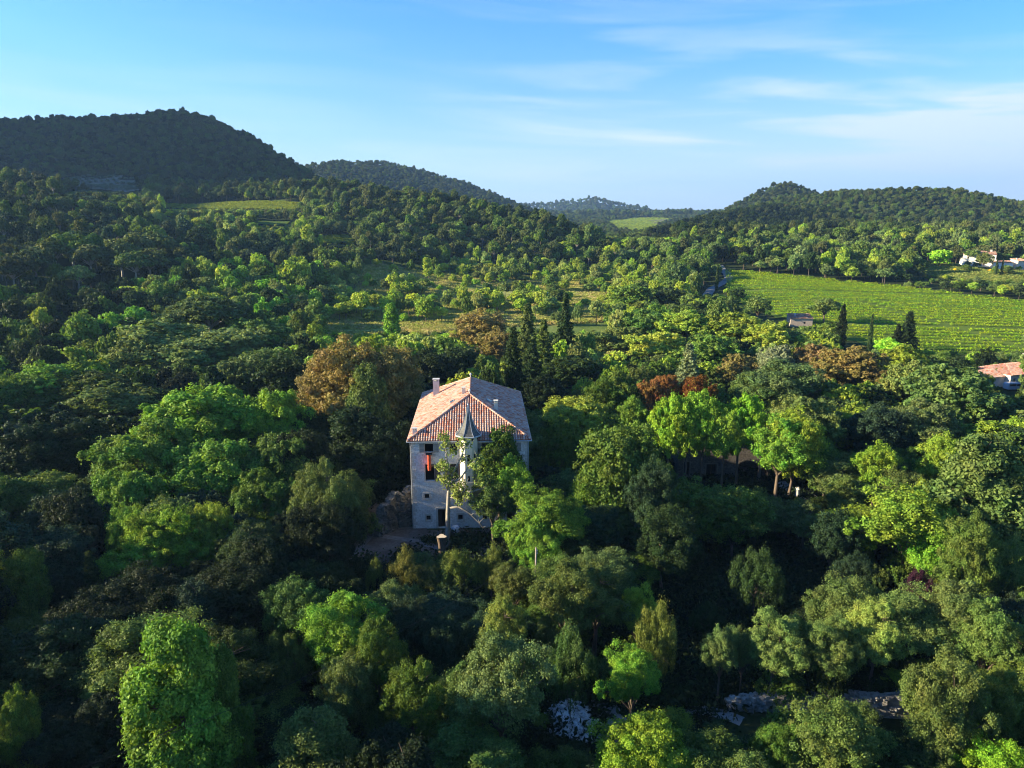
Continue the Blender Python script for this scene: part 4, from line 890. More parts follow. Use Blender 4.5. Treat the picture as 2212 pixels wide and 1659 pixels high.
def stuff_trees(name, L, label):
    if not L: return
    rng = np.random.default_rng(5)
    pts = [(t['x'], t['y'], t['z']) for t in L]; sc = []; rt = []; tc_ = []; ix = []
    for t in L:
        k = t['kind'] if t['kind'] in FARK else 'conifer'; sx = t['R'] / NAT_R[k]; sc.append((sx, sx, t['H'] / NAT_H.get(k, 12.4))); rt.append((0, 0, rng.uniform(0, 6.28)))
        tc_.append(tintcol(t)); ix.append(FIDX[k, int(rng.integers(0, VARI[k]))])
    stuff_obj(name, pts, label, sc, rt, tc_, ix)
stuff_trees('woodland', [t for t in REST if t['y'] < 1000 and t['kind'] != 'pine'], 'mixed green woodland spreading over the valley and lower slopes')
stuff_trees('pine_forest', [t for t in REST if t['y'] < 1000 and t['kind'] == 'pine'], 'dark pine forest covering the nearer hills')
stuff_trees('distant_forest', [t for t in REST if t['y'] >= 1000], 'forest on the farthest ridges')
# olive grove: pale round bushes in lines
def grove():
    P = np.array(OLIVE)[:, :2]; x0, y0 = P.min(0); x1, y1 = P.max(0)
    X, Y = np.meshgrid(np.arange(x0, x1, 6.0), np.arange(y0, y1, 6.0)); X, Y = X.ravel(), Y.ravel(); k = inpoly(X, Y, OLIVE); X, Y = X[k], Y[k]; Z = terrain(X, Y)
    rng = np.random.default_rng(6); n = len(X)
    stuff_obj('olive_grove', np.stack([X, Y, Z + .3], 1), 'pale grey olive trees planted in lines on the hillside', rng.uniform(.5, .7, (n, 1)) * [1, 1, .8], np.stack([X * 0, X * 0, rng.uniform(0, 6, n)], 1),
              np.tile([.16, .21, .15, 1], (n, 1)), np.full(n, FIDX['shrub', 0]))
grove()
# low plants under the trees and tufts in the meadow
tuft = bpy.data.collections.new('tuft kinds')
for i_ in range(3):
    rng = np.random.default_rng(80 + i_); C = rng.normal(size=(170, 3)) * [.5, .5, .22] + [0, 0, .3]; V, Q = leaves(C, rng.normal(size=(170, 3)) * [1, 1, .5] + [0, 0, .15], .16, 2.2, rng)
    tuft.objects.link(bpy.data.objects.new(f'{i_} tuft', fastmesh('tuft', V, Q, [M_LEAFI])))
def tufts(name, poly, n, cols, label, smin, smax, seed, thr=.0, dz=.1):
    rng = np.random.default_rng(seed); P = np.array(poly)[:, :2]; a = P.min(0); b = P.max(0)
    X = rng.uniform(a[0], b[0], n); Y = rng.uniform(a[1], b[1], n); k = inpoly(X, Y, P) & (vnoise(X, Y, 14, 4) > thr) & ~inpoly(X, Y, CHP); X, Y = X[k], Y[k]
    Z = terrain(X, Y) + dz; m = len(X); s = rng.uniform(smin, smax, (m, 1)) * [1, 1, .8]
    cc = np.array(cols)[rng.integers(0, len(cols), m)] * rng.uniform(.75, 1.25, (m, 1))
    stuff_obj(name, np.stack([X, Y, Z], 1), label, s, np.stack([X * 0, X * 0, rng.uniform(0, 6, m)], 1), np.c_[cc, np.ones(m)], rng.integers(0, 3, m), tuft)
tufts('meadow_grass', MEADOW, 42000, [(.34, .36, .08), (.42, .40, .13), (.26, .32, .06), (.48, .40, .18)], 'tufts of long grass in the valley meadow', .8, 1.7, 1, .22)
tufts('pasture_grass', HFIELD, 6000, [(.24, .26, .06), (.16, .22, .05)], 'long grass on the hillside pasture', 1, 2.0, 2)
tufts('terrace_grass', TERR1, 3500, [(.26, .30, .03), (.2, .26, .04)], 'green vines on the terraced hillside field', .9, 1.6, 3)
tufts('clearing_grass', TERR2, 1500, [(.22, .28, .03)], 'green vines in the small hillside clearing', .9, 1.6, 4)
tufts('far_vines', FARV, 16000, [(.24, .30, .03), (.17, .25, .03)], 'green vines in the far valley field', 1.5, 3, 5)
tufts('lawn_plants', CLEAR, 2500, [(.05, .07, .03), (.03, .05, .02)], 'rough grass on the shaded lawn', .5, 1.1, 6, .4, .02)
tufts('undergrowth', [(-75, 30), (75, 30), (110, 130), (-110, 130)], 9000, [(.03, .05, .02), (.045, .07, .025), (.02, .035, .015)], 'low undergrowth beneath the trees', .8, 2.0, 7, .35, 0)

thc = bpy.data.collections.new('thicket kinds')
for i_ in range(2):
    me = TPL['shrub', i_, 'mid'][0].copy(); me.materials.clear(); me.materials.append(M_LEAFI); thc.objects.link(bpy.data.objects.new(f'{i_} thicket', me))
def thicket():
    X, Y, rng = sow(28, 150, 4.0, 77, jit=.5); Z = terrain(X, Y); L = []
    for x, y, z in zip(X, Y, Z):
        g = guard_h(x, y, z, rng.uniform(2, 5), rng.uniform(1.3, 2.6))
        if g is None or rng.random() < .15: continue
        L.append((x, y, z, g[0], g[1]))
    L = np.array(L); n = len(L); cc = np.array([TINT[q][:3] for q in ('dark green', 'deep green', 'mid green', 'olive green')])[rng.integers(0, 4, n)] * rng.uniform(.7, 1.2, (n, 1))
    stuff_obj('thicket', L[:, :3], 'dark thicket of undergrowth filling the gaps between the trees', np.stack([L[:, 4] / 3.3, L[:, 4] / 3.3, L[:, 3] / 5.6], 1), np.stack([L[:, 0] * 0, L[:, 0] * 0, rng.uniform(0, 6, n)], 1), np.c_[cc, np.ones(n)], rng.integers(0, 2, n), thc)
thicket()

# ------------------------------------------------------------------ vineyard rows
TRACK = gp((858, 302), (905, 315), (960, 330), (1024, 350), (1060, 362))
def vine_rows():
    P = np.array(VINE_POLY)[:, :2]; rng = np.random.default_rng(9)
    d = np.array([1.0, -.16]); d /= np.linalg.norm(d); nrm = np.array([-d[1], d[0]])
    t_ = P @ nrm; rows = []; c = t_.min() + 2
    while c < t_.max():
        gap = 4.7; rows.append(c); c += gap
        if abs(c - 268) < 2.4 or abs(c - 338) < 2.4: c += 3
    n_ = 0
    for i, c in enumerate(rows):
        s = np.arange((P @ d).min(), (P @ d).max(), .3); X = d[0] * s + nrm[0] * c; Y = d[1] * s + nrm[1] * c
        w = (vnoise(X, Y, 60, 12) - .5) * 1.5; X = X + w * nrm[0]; Y = Y + w * nrm[1]
        k = inpoly(X, Y, P); k &= vnoise(X, Y, 3.1, 13) > .08
        k &= seg_dist(X, Y, TRACK) > 1.5
        X, Y = X[k], Y[k]
        X, Y = np.repeat(X, 9), np.repeat(Y, 9)
        if len(X) < 30: continue
        m = len(X); Z = terrain(X, Y); off = rng.normal(size=(m, 3)) * [.2, .22, .24]
        C = np.stack([X, Y, Z + .75], 1) + off; V, Q = leaves(C, rng.normal(size=(m, 3)) + [0, 0, .7], .28, 1.35, rng)
        o = link('vine_row', fastmesh('vine row', V, Q, [M_VINE2 if 300 < c < 345 and (i % 2) else M_VINE]))
        tag(o, 'row', 'vine row', 'rows of grapevines in the vineyard'); n_ += 1
        o['rank'] = n_
    L = sorted([o for o in COL.objects if o.name.startswith('vine_row')], key=lambda o: o['rank'])
    ones = ['', 'first', 'second', 'third', 'fourth', 'fifth', 'sixth', 'seventh', 'eighth', 'ninth', 'tenth', 'eleventh', 'twelfth', 'thirteenth', 'fourteenth', 'fifteenth', 'sixteenth', 'seventeenth', 'eighteenth', 'nineteenth']
    tens = {2: 'twenty', 3: 'thirty', 4: 'forty', 5: 'fifty', 6: 'sixty', 7: 'seventy', 8: 'eighty', 9: 'ninety'}
    def ordn(n):
        if n < 20: return ones[n]
        if n >= 100: return 'hundred and ' + (ordn(n - 100) if n > 100 else '')
        return (tens[n // 10][:-1] + 'ieth') if n % 10 == 0 else tens[n // 10] + '-' + ones[n % 10]
    h = len(L) // 2
    for i, o in enumerate(L):
        o['label'] = f'long row of green grapevines, {ordn(i + 1)} row up from the villa side' if i < h else f'long row of green grapevines, {ordn(len(L) - i)} row down from the far wooded edge'
        del o['rank']
vine_rows()

# ------------------------------------------------------------------ buildings
def wall_panel(mb, Wd, Ht, holes, O, ux, depth=.45, m=0, mrev=0, nrm=None):
    """a wall face from O along ux (unit xy), Ht high, with openings (x0,z0,x1,z1) and their reveals going inwards"""
    xs = sorted({0, Wd, *[h[0] for h in holes], *[h[2] for h in holes]}); zs = sorted({0, Ht, *[h[1] for h in holes], *[h[3] for h in holes]})
    inn = (-ux[1], ux[0])        # inward normal (left of the direction)
    def P(x, z, d=0): return (O[0] + ux[0] * x + inn[0] * d, O[1] + ux[1] * x + inn[1] * d, O[2] + z)
    for x0, x1 in zip(xs, xs[1:]):
        for z0, z1 in zip(zs, zs[1:]):
            if any(h[0] <= x0 and h[2] >= x1 and h[1] <= z0 and h[3] >= z1 for h in holes): continue
            mb.quad(P(x0, z0), P(x1, z0), P(x1, z1), P(x0, z1), m=m)
    for x0, z0, x1, z1 in holes:
        mb.quad(P(x0, z0), P(x0, z0, depth), P(x0, z1, depth), P(x0, z1), m=mrev); mb.quad(P(x1, z0, depth), P(x1, z0), P(x1, z1), P(x1, z1, depth), m=mrev)
        mb.quad(P(x0, z0, depth), P(x0, z0), P(x1, z0), P(x1, z0, depth), m=mrev); mb.quad(P(x0, z1), P(x0, z1, depth), P(x1, z1, depth), P(x1, z1), m=mrev)
def tiled_slope(name, quad3, mat, parent, pitch=.34, trow=.42, rng=None, rad_=.13, under=True):
    """canal tiles on a slope: quad3 = eave start, eave end, top end, top start (top may be a point)"""
    rng = rng or np.random.default_rng(4)
    A, B, Cc, Dd = [Vector(q) for q in quad3]
    u = (B - A).normalized(); L = (B - A).length
    top = Dd; nrm = u.cross((Dd - A)).normalized();
    if nrm.z < 0: nrm = -nrm
    up = nrm.cross(u).normalized()
    if up.z < 0: up = -up
    a2 = ((Dd - A).dot(u), (Dd - A).dot(up)); b2 = ((Cc - A).dot(u), (Cc - A).dot(up))
    def vmax(x):
        v = 1e9
        if a2[0] > 1e-4: v = min(v, a2[1] * x / a2[0])
        if b2[0] < L - 1e-4: v = min(v, b2[1] * (L - x) / (L - b2[0]))
        return min(v, a2[1])
    V = []; Fq = []; tv = []
    K = 5; ang = [math.pi * j / (K - 1) for j in range(K)]
    n = int(L / pitch); pitch = L / n
    for i in range(n):
        xc = (i + .5) * pitch; vm = vmax(xc)
        if vm < .15: continue
        v = -.05; r0 = rad_ * rng.uniform(.95, 1.08)
        while v < vm:
            v1 = min(v + trow, vm + .03); val = rng.random(); jx = rng.normal() * .006
            base = len(V)
            for vv, lift, rr in ((v, .035, r0 * 1.06), (v1, .0, r0 * .92)):
                for a in ang:
                    p = A + u * (xc + jx + math.cos(a) * rr * 1.02) + up * vv + nrm * (math.sin(a) * rr * .95 + lift + .01)
                    V.append(p)
            for j in range(K - 1): Fq.append((base + j, base + j + 1, base + K + j + 1, base + K + j)); tv.append(val)
            b2_ = len(V)      # the open end of the tile
            V.append(A + u * (xc + jx) + up * v); 
            for j in range(K - 1): Fq.append((base + j + 1, base + j, b2_)); tv.append(val * .3)
            v += trow * rng.uniform(.96, 1.03)
    # valleys between the ribs
    base = len(V); V += [A, B, Cc, Dd] if (Cc - Dd).length > .01 else [A, B, Dd]
    Fq.append(tuple(range(base, len(V)))); tv.append(.05)
    me = bpy.data.meshes.new(name); me.from_pydata([tuple(p) for p in V], [], Fq); me.materials.append(mat)
    at_ = me.attributes.new('tile', 'FLOAT', 'FACE'); at_.data.foreach_set('value', tv)
    me.update(); return link(name, me, parent)
def cap_tiles(name, a, b, mat, parent, r=.15, step=.4):
    a, b = Vector(a), Vector(b); d = b - a; L = d.length; d.normalize(); n = max(1, int(L / step)); V = []; Fq = []; tv = []; rng = np.random.default_rng(int(L * 100))
    side = d.cross(Vector((0, 0, 1))).normalized(); upv = side.cross(d).normalized()
    for i in range(n):
        base = len(V); val = rng.random()
        for s, rr, lf in ((i * L / n - .03, r * 1.06, .03), ((i + 1) * L / n, r * .93, 0)):
            for j in range(7):
                t = math.pi * j / 6; V.append(a + d * s + side * math.cos(t) * rr + upv * (math.sin(t) * rr + lf))
        for j in range(6): Fq.append((base + j, base + j + 1, base + 7 + j + 1, base + 7 + j)); tv.append(val)
    me = bpy.data.meshes.new(name); me.from_pydata([tuple(p) for p in V], [], Fq); me.materials.append(mat)
    at_ = me.attributes.new('tile', 'FLOAT', 'FACE'); at_.data.foreach_set('value', tv); me.update(); return link(name, me, parent)
def shutter(parent, x, z0, z1, w, mat=None, y=-.06, ang=0, label=None):
    mb = MB(); mb.box(0, -.02, 0, w, .02, z1 - z0)
    for k in (.12, .5, .88): mb.box(.02, -.045, (z1 - z0) * k - .05, w - .02, -.022, (z1 - z0) * k + .05)
    for k in range(1, 5): mb.box(w * k / 5 - .008, -.028, .01, w * k / 5 + .008, -.0205, z1 - z0 - .01)
    return mb.build('shutter', mat or M_SHUT, parent, loc=(x, y, z0), rot=(0, 0, ang))
def window(parent, x0, z0, x1, z1, y=.28, cross=True, mat=None):
    f = MB(); w = .07
    f.box(x0, y, z0, x1, y + .05, z0 + w); f.box(x0, y, z1 - w, x1, y + .05, z1); f.box(x0, y, z0 + w, x0 + w, y + .05, z1 - w); f.box(x1 - w, y, z0 + w, x1, y + .05, z1 - w)
    if cross: f.box((x0 + x1) / 2 - .03, y + .002, z0 + w, (x0 + x1) / 2 + .03, y + .048, z1 - w)
    e = f.build('window', mat or M_SHUTW, parent); p = MB(); p.quad((x0 + .05, y + .025, z0 + .05), (x1 - .05, y + .025, z0 + .05), (x1 - .05, y + .025, z1 - .05), (x0 + .05, y + .025, z1 - .05)); p.build('pane', M_GLASS, e)
    return e
def surround(parent, x0, z0, x1, z1, w=.2, y=-.03, sill=True, mat=None):
    b = MB(); b.box(x0 - w, y, z0 - (w if sill else 0), x0, .01, z1 + w); b.box(x1, y, z0 - (w if sill else 0), x1 + w, .01, z1 + w); b.box(x0, y - .004, z1, x1, .01, z1 + w + .03)
    if sill: b.box(x0, y - .004, z0 - w, x1, .01, z0)
    return b.build('stone_surround', mat or M_TRIM, parent)

def chateau():
    C = empty('chateau', (CH_O.x, CH_O.y, 0), CH_A, 'tall stone chateau with hipped pink tile roof and corner-hung round stair turret', 'chateau')
    Wd, Dp, Ht = 15.6, 25.0, 12.6
    holes = [(1.8, 11.0, 2.95, 12.2), (5.1, 11.0, 6.2, 12.2), (9.4, 11.0, 10.5, 12.2), (12.9, 11.0, 14.0, 12.2),
             (1.8, 6.9, 3.05, 9.3), (5.1, 6.9, 6.2, 9.3), (9.4, 6.9, 10.6, 9.3), (12.7, 6.9, 13.9, 9.3),
             (1.6, 4.35, 2.25, 5.05), (6.1, 4.35, 6.7, 5.05), (9.6, 4.3, 10.2, 5.0), (13.0, 4.3, 13.6, 5.0),
             (1.75, 1.15, 2.35, 1.9), (3.35, .05, 4.5, 2.8), (6.1, 1.1, 6.75, 1.95), (9.5, 1.1, 10.1, 1.9), (12.8, .1, 13.9, 2.6)]
    wb = MB(); wall_panel(wb, Wd, Ht, holes, (0, 0, 0), (1, 0), .5)
    wb.quad((0, 0, -.8), (Wd, 0, -.8), (Wd, 0, 0), (0, 0, 0))
    sidew = [(3, 7, 4.1, 9.2), (8, 7, 9.1, 9.2), (13, 7, 14.1, 9.2), (18, 7, 19.1, 9.2), (3, 11, 4, 12), (8, 11, 9, 12), (13, 11, 14, 12), (18, 11, 19, 12)]
    wall_panel(wb, Dp, Ht, sidew, (Wd, 0, 0), (0, 1), .5); wall_panel(wb, Wd, Ht, holes[:8], (Wd, Dp, 0), (-1, 0), .5); wall_panel(wb, Dp, Ht, sidew, (0, Dp, 0), (0, -1), .5)
    wb.build('wall', M_WALL, C)
    fl = MB()
    for z in (.02, 3.6, 6.6, 10.2): fl.box(.6, .6, z, Wd - .6, Dp - .6, z + .02)
    fl.build('floor_slab', M_WOODD, C)
    q = MB()
    for i in range(26):          # quoins on both front corners
        z = i * .48; a = .55 if i % 2 else .32
        if i % 5 != 3: q.box(-.025, -.025, z + .02, a, .02, z + .45)
        q.box(Wd - a, -.025, z + .02, Wd + .025, .02, z + .45)
    q.build('quoins', M_TRIM, C)
    for h in holes[:8]:
        surround(C, *h, w=.14, y=-.02)
    for h in (holes[8], holes[9], holes[12], holes[14]): surround(C, *h, w=.22, y=-.035)
    surround(C, *holes[13], w=.26, y=-.04, sill=False)
    for i in (1, 2, 3, 5, 6, 7, 8, 9, 10, 11, 12, 14, 15): window(C, *holes[i], y=.32, cross=holes[i][2] - holes[i][0] > .8)
    d = MB(); d.box(3.4, .38, .06, 3.9, .44, 2.75); d.build('door', M_WOODD, C)
    shutter(C, 1.12, 11.0, 12.2, .64); shutter(C, 3.0, 11.0, 12.2, .68)
    shutter(C, 3.1, 6.9, 9.3, .68, M_SHUTW); shutter(C, 4.4, 6.9, 9.3, .6, M_SHUTW); shutter(C, 6.25, 6.9, 9.3, .66, M_SHUTW)
    shutter(C, 8.7, 11.0, 12.2, .64); shutter(C, 14.1, 11.0, 12.2, .64); shutter(C, 12.2, 11.0, 12.2, .64); shutter(C, 10.65, 6.9, 9.3, .62, M_SHUTW); shutter(C, 13.95, 6.9, 9.3, .6, M_SHUTW)
    # roof
    o = .4; z0 = Ht + .12; rz = z0 + 4.15; r1 = (Wd / 2, 7.9, rz); r2 = (Wd / 2, 18.5, rz); zf = z0 - .02
    E = [(-o, -o, z0), (Wd + o, -o, z0), (Wd + o, Dp + o, z0), (-o, Dp + o, z0)]
    rng = np.random.default_rng(31)
    roof = tiled_slope('roof', (E[0], E[1], r1, r1), M_TILE, C, rng=rng)
    tiled_slope('roof_slope', (E[1], E[2], r2, r1), M_TILE, roof, rng=rng); tiled_slope('roof_slope', (E[3], E[0], r1, r2), M_TILE, roof, rng=rng); tiled_slope('roof_slope', (E[2], E[3], r2, r2), M_TILE, roof, rng=rng)
    for a, b in ((E[0], r1), (E[1], r1), (E[2], r2), (E[3], r2), (r1, r2)): cap_tiles('ridge_tiles', (a[0], a[1], a[2] + .1), (b[0], b[1], b[2] + .1), M_TILE, roof)
    for r in (r1, r2):
        fb = MB(); fb.lathe((r[0], r[1]), [(.10, rz + .15), (.07, rz + .4), (.05, rz + .45), (.15, rz + .55), (.19, rz + .68), (.14, rz + .82), (.03, rz + .9)], 8); fb.build('finial', M_CONC, roof, True)
    ev = MB()       # boarded eaves and cornice
    ev.box(-o + .03, -o + .03, z0 - .16, Wd + o - .03, -.03, z0 - .06); ev.box(-o + .03, Dp + .03, z0 - .16, Wd + o - .03, Dp + o - .03, z0 - .06)
    ev.box(-o + .03, -.03, z0 - .161, -.03, Dp + .03, z0 - .061); ev.box(Wd + .03, -.03, z0 - .161, Wd + o - .03, Dp + .03, z0 - .061)
    ev.build('eaves', M_WOODD, C)
    gt = MB()
    for a, b in (((-o - .1, -o - .12, z0 - .12), (Wd + o + .1, -o - .12, z0 - .12)), ((-o - .12, -o - .1, z0 - .12), (-o - .12, Dp + o, z0 - .12)), ((Wd + o + .12, -o - .1, z0 - .12), (Wd + o + .12, Dp + o, z0 - .12))): gt.tube([a, b], .075, 6)
    gt.build('gutter', M_ZINC, C)
    for x in (-.08, Wd + .1):
        dp = MB(); dp.tube([(x, -o - .12, z0 - .16), (x, -.14, z0 - .75), (x, -.12, z0 - 1.0), (x, -.12, .1)], .055, 6); dp.build('downpipe', M_ZINC, C)
    # chimneys
    def chim(x, y, zb, w, dd, h, mat, top=True):
        c = MB(); c.box(x - w / 2, y - dd / 2, zb, x + w / 2, y + dd / 2, zb + h)
        k = c.build('chimney', mat, roof)
        if top:
            t = MB(); 
            for sx in (-1, 1):
                for sy in (-1, 1): t.box(x + sx * (w / 2 - .1) - .08, y + sy * (dd / 2 - .1) - .08, zb + h, x + sx * (w / 2 - .1) + .08, y + sy * (dd / 2 - .1) + .08, zb + h + .2)
            t.box(x - w / 2 - .07, y - dd / 2 - .07, zb + h + .2, x + w / 2 + .07, y + dd / 2 + .07, zb + h + .3); t.build('chimney_cap', mat, k)
    chim(2.3, 19.2, z0 + .6, .95, .8, 3.1, M_CONC); chim(6.9, 10.2, rz - 1.0, .5, .5, 1.3, M_RENDER); chim(11.5, 6.5, z0 + 1.4, .5, .5, 2.0, M_RENDER); chim(.45, 1.1, z0 + .0, .55, .55, 1.1, M_CONC)
    for (x, y, s) in ((5.2, 8.7, -1), (10.6, 9.4, 1)):
        k = 4.15 / (Wd / 2 + o); zc = z0 + (x + o if s < 0 else Wd + o - x) * k + .2; sb = MB(); a = math.atan(k) * (-1 if s < 0 else 1)
        sb.box(-.35, -.5, -.04, .35, .5, .04); ob = sb.build('skylight', M_ZINC, roof, loc=(x, y, zc), rot=(0, a, 0)); g = MB(); g.box(-.28, -.43, .042, .28, .43, .05); g.build('glazing', M_GLASS, ob)
    # octagonal stair turret hung on the front wall
    tx, ty = 7.7, -.35; T8 = math.pi / 8
    sh = MB(); R = 1.28; zb, zt = 6.0, 13.55; k = 8
    ang = [T8 + 2 * math.pi * j / 8 for j in range(8)]; pt = [(tx + R * math.cos(a), ty + R * math.sin(a)) for a in ang]
    for j in range(8):
        a, b = pt[j], pt[(j + 1) % 8]; L = math.hypot(b[0] - a[0], b[1] - a[1]); ux = ((b[0] - a[0]) / L, (b[1] - a[1]) / L)
        front = (a[1] + b[1]) / 2 < ty - .3
        wall_panel(sh, L, zt - zb, [(L / 2 - .19, 4.1, L / 2 + .19, 5.1), (L / 2 - .16, 1.3, L / 2 + .16, 2.1)] if front else [], (a[0], a[1], zb), ux, .22)
    tur = sh.build('turret', M_RENDER, C)
    core = MB(); core.lathe((tx, ty), [(.85, zb + .2), (.85, zt - .1)], 8, ph=T8); core.build('turret_window', M_GLASS, tur)
    cb = MB(); cb.lathe((tx, ty), [(.12, 4.25), (.45, 4.5), (.8, 4.95), (1.05, 5.4), (1.22, 5.75), (1.38, 5.86), (1.38, 6.0)], 16); cb.build('corbel', M_RENDER, tur, True)
    sp = MB(); prof = [(1.78, 13.62), (1.72, 13.72), (1.38, 14.0), (1.08, 14.45), (.82, 14.95), (.58, 15.6), (.38, 16.25), (.2, 16.95), (.05, 17.6)]
    sp.lathe((tx, ty), prof, 8, ph=T8); spo = sp.build('spire', M_SLATE, tur)
    rb = MB()
    for a in ang: rb.tube([(tx + r * 1.01 * math.cos(a), ty + r * 1.01 * math.sin(a), z + .02) for r, z in prof], .045, 4)
    rb.lathe((tx, ty), [(1.86, 13.5), (1.88, 13.62), (1.8, 13.68), (1.7, 13.62)], 8, ph=T8); rb.lathe((tx, ty), [(.07, 17.5), (.11, 17.65), (.05, 17.8), (.03, 18.1), (.01, 18.15)], 6); rb.build('lead_trim', M_ZINC, spo)
    for a in ang:
        if math.sin(a) < 0:
            b = MB(); b.box(R - .02, -.06, 13.0, R + .12, .06, 13.55); b.box(R + .12, -.058, 13.3, R + .42, .058, 13.54); b.build('bracket', M_WOODD, tur, loc=(tx, ty, 0), rot=(0, 0, a))
    # terrace annexe roof low at the rear left
    return C
chateau()
# debris chute hanging below the top window
ch = MB(); segs = []
for i in range(4):
    z = 10.95 - i * .58; ch.lathe((0, 0), [(.26, z), (.21, z - .62)], 10, cap=False); ch.lathe((0, 0), [(.27, z + .01), (.285, z - .03), (.27, z - .07)], 10, cap=False)
X_, Y_ = chl(2.4, -.42)
che = empty('debris_chute', (X_, Y_, 0), CH_A, 'orange debris chute hanging from the top storey window of the chateau', 'chute')
ch.build('chute', M_ORANGE, che, True)
hp = MB(); hp.box(-.42, -.3, 10.9, .42, .34, 10.96); hp.box(-.42, -.3, 10.96, -.38, .34, 11.25); hp.box(.38, -.3, 10.96, .42, .34, 11.25); hp.box(-.9, -.32, 10.85, .9, -.28, 10.9); hp.build('hopper', M_METAL, che)

M_DST = simple('dark dressed stone', (.24, .21, .18), .9, 2, .2, .3)
def outbuilding():
    # facade runs along X at Y = 109
    C = empty('stone_outbuilding', (27.0, 109.5, 0), rad(-3), 'dark stone outbuilding with arched porch under the plane trees', 'outbuilding')
    Wd = 16.5; holes = [(1.0, .6, 1.9, 2.9), (4.6, .05, 6.3, 2.6), (9.6, .05, 13.0, 2.2), (14.9, 1.0, 15.3, 2.2), (2.0, 4.2, 2.9, 5.4), (13.0, 4.1, 13.8, 5.2)]
    arch = (9.6, 2.2, 13.0, 3.6); hs = holes + [arch]
    wb = MB(); wall_panel(wb, Wd, 6.8, hs, (0, 0, 0), (1, 0), .5)
    cxm = 11.3; n = 12; r, hz = 1.7, 1.05      # the spandrels that round the arch
    for s in (-1, 1):
        pts = [(cxm + s * r * math.cos(math.pi / 2 * i / n), 0, 2.2 + hz * math.sin(math.pi / 2 * i / n)) for i in range(n + 1)]
        for a, b in zip(pts, pts[1:]):
            wb.quad(a, (a[0], 0, 3.6), (b[0], 0, 3.6), b); wb.quad((a[0], .5, a[2]), a, b, (b[0], .5, b[2]))
    wall_panel(wb, 9, 6.8, [], (Wd, 0, 0), (0, 1)); wall_panel(wb, Wd, 6.8, [], (Wd, 9, 0), (-1, 0)); wall_panel(wb, 9, 6.8, [], (0, 9, 0), (0, -1))
    wb.quad((0, 0, -.6), (Wd, 0, -.6), (Wd, 0, 0), (0, 0, 0))
    wb.build('wall', M_WALL2, C)
    iv = MB(); iv.box(.6, 4, .0, Wd - .6, 4.1, 6.5); iv.build('inner_wall', M_WALL2, C)
    ar = MB()
    for i in range(13):
        a = math.pi * (i + .5) / 13; c = Vector((cxm + 1.92 * math.cos(a), -.02, 2.2 + 1.27 * math.sin(a))); b = MB(); nn = len(ar.v); ar.box(c.x - .17, -.05, c.z - .14, c.x + .17, .01, c.z + .14)
    ar.box(9.25, -.05, 0, 9.58, .01, 2.1); ar.box(13.02, -.05, 0, 13.35, .01, 2.1); ar.build('arch_stones', M_DST, C)
    for h in (holes[0], holes[1], holes[4], holes[5]): surround(C, *h, w=.16, mat=M_DST)
    for h in (holes[0], holes[1], holes[4], holes[5]): window(C, *h, y=.35)
    s = shutter(C, 13.4, .1, 2.6, 1.1, M_WOODD, ang=rad(-35))
    roof = tiled_slope('roof', ((-.4, -.4, 6.85), (Wd + .4, -.4, 6.85), (Wd + .4, 4.5, 8.6), (-.4, 4.5, 8.6)), M_TILE2, C, pitch=.4, trow=.6)
    tiled_slope('roof_slope', ((Wd + .4, 9.4, 6.85), (-.4, 9.4, 6.85), (-.4, 4.5, 8.6), (Wd + .4, 4.5, 8.6)), M_TILE2, roof, pitch=.4, trow=.6)
    g = MB(); g.quad((0, 0, 6.8), (0, 9, 6.8), (0, 4.5, 8.5)); g.quad((Wd, 9, 6.8), (Wd, 0, 6.8), (Wd, 4.5, 8.5)); g.build('gable', M_WALL2, C)
outbuilding()
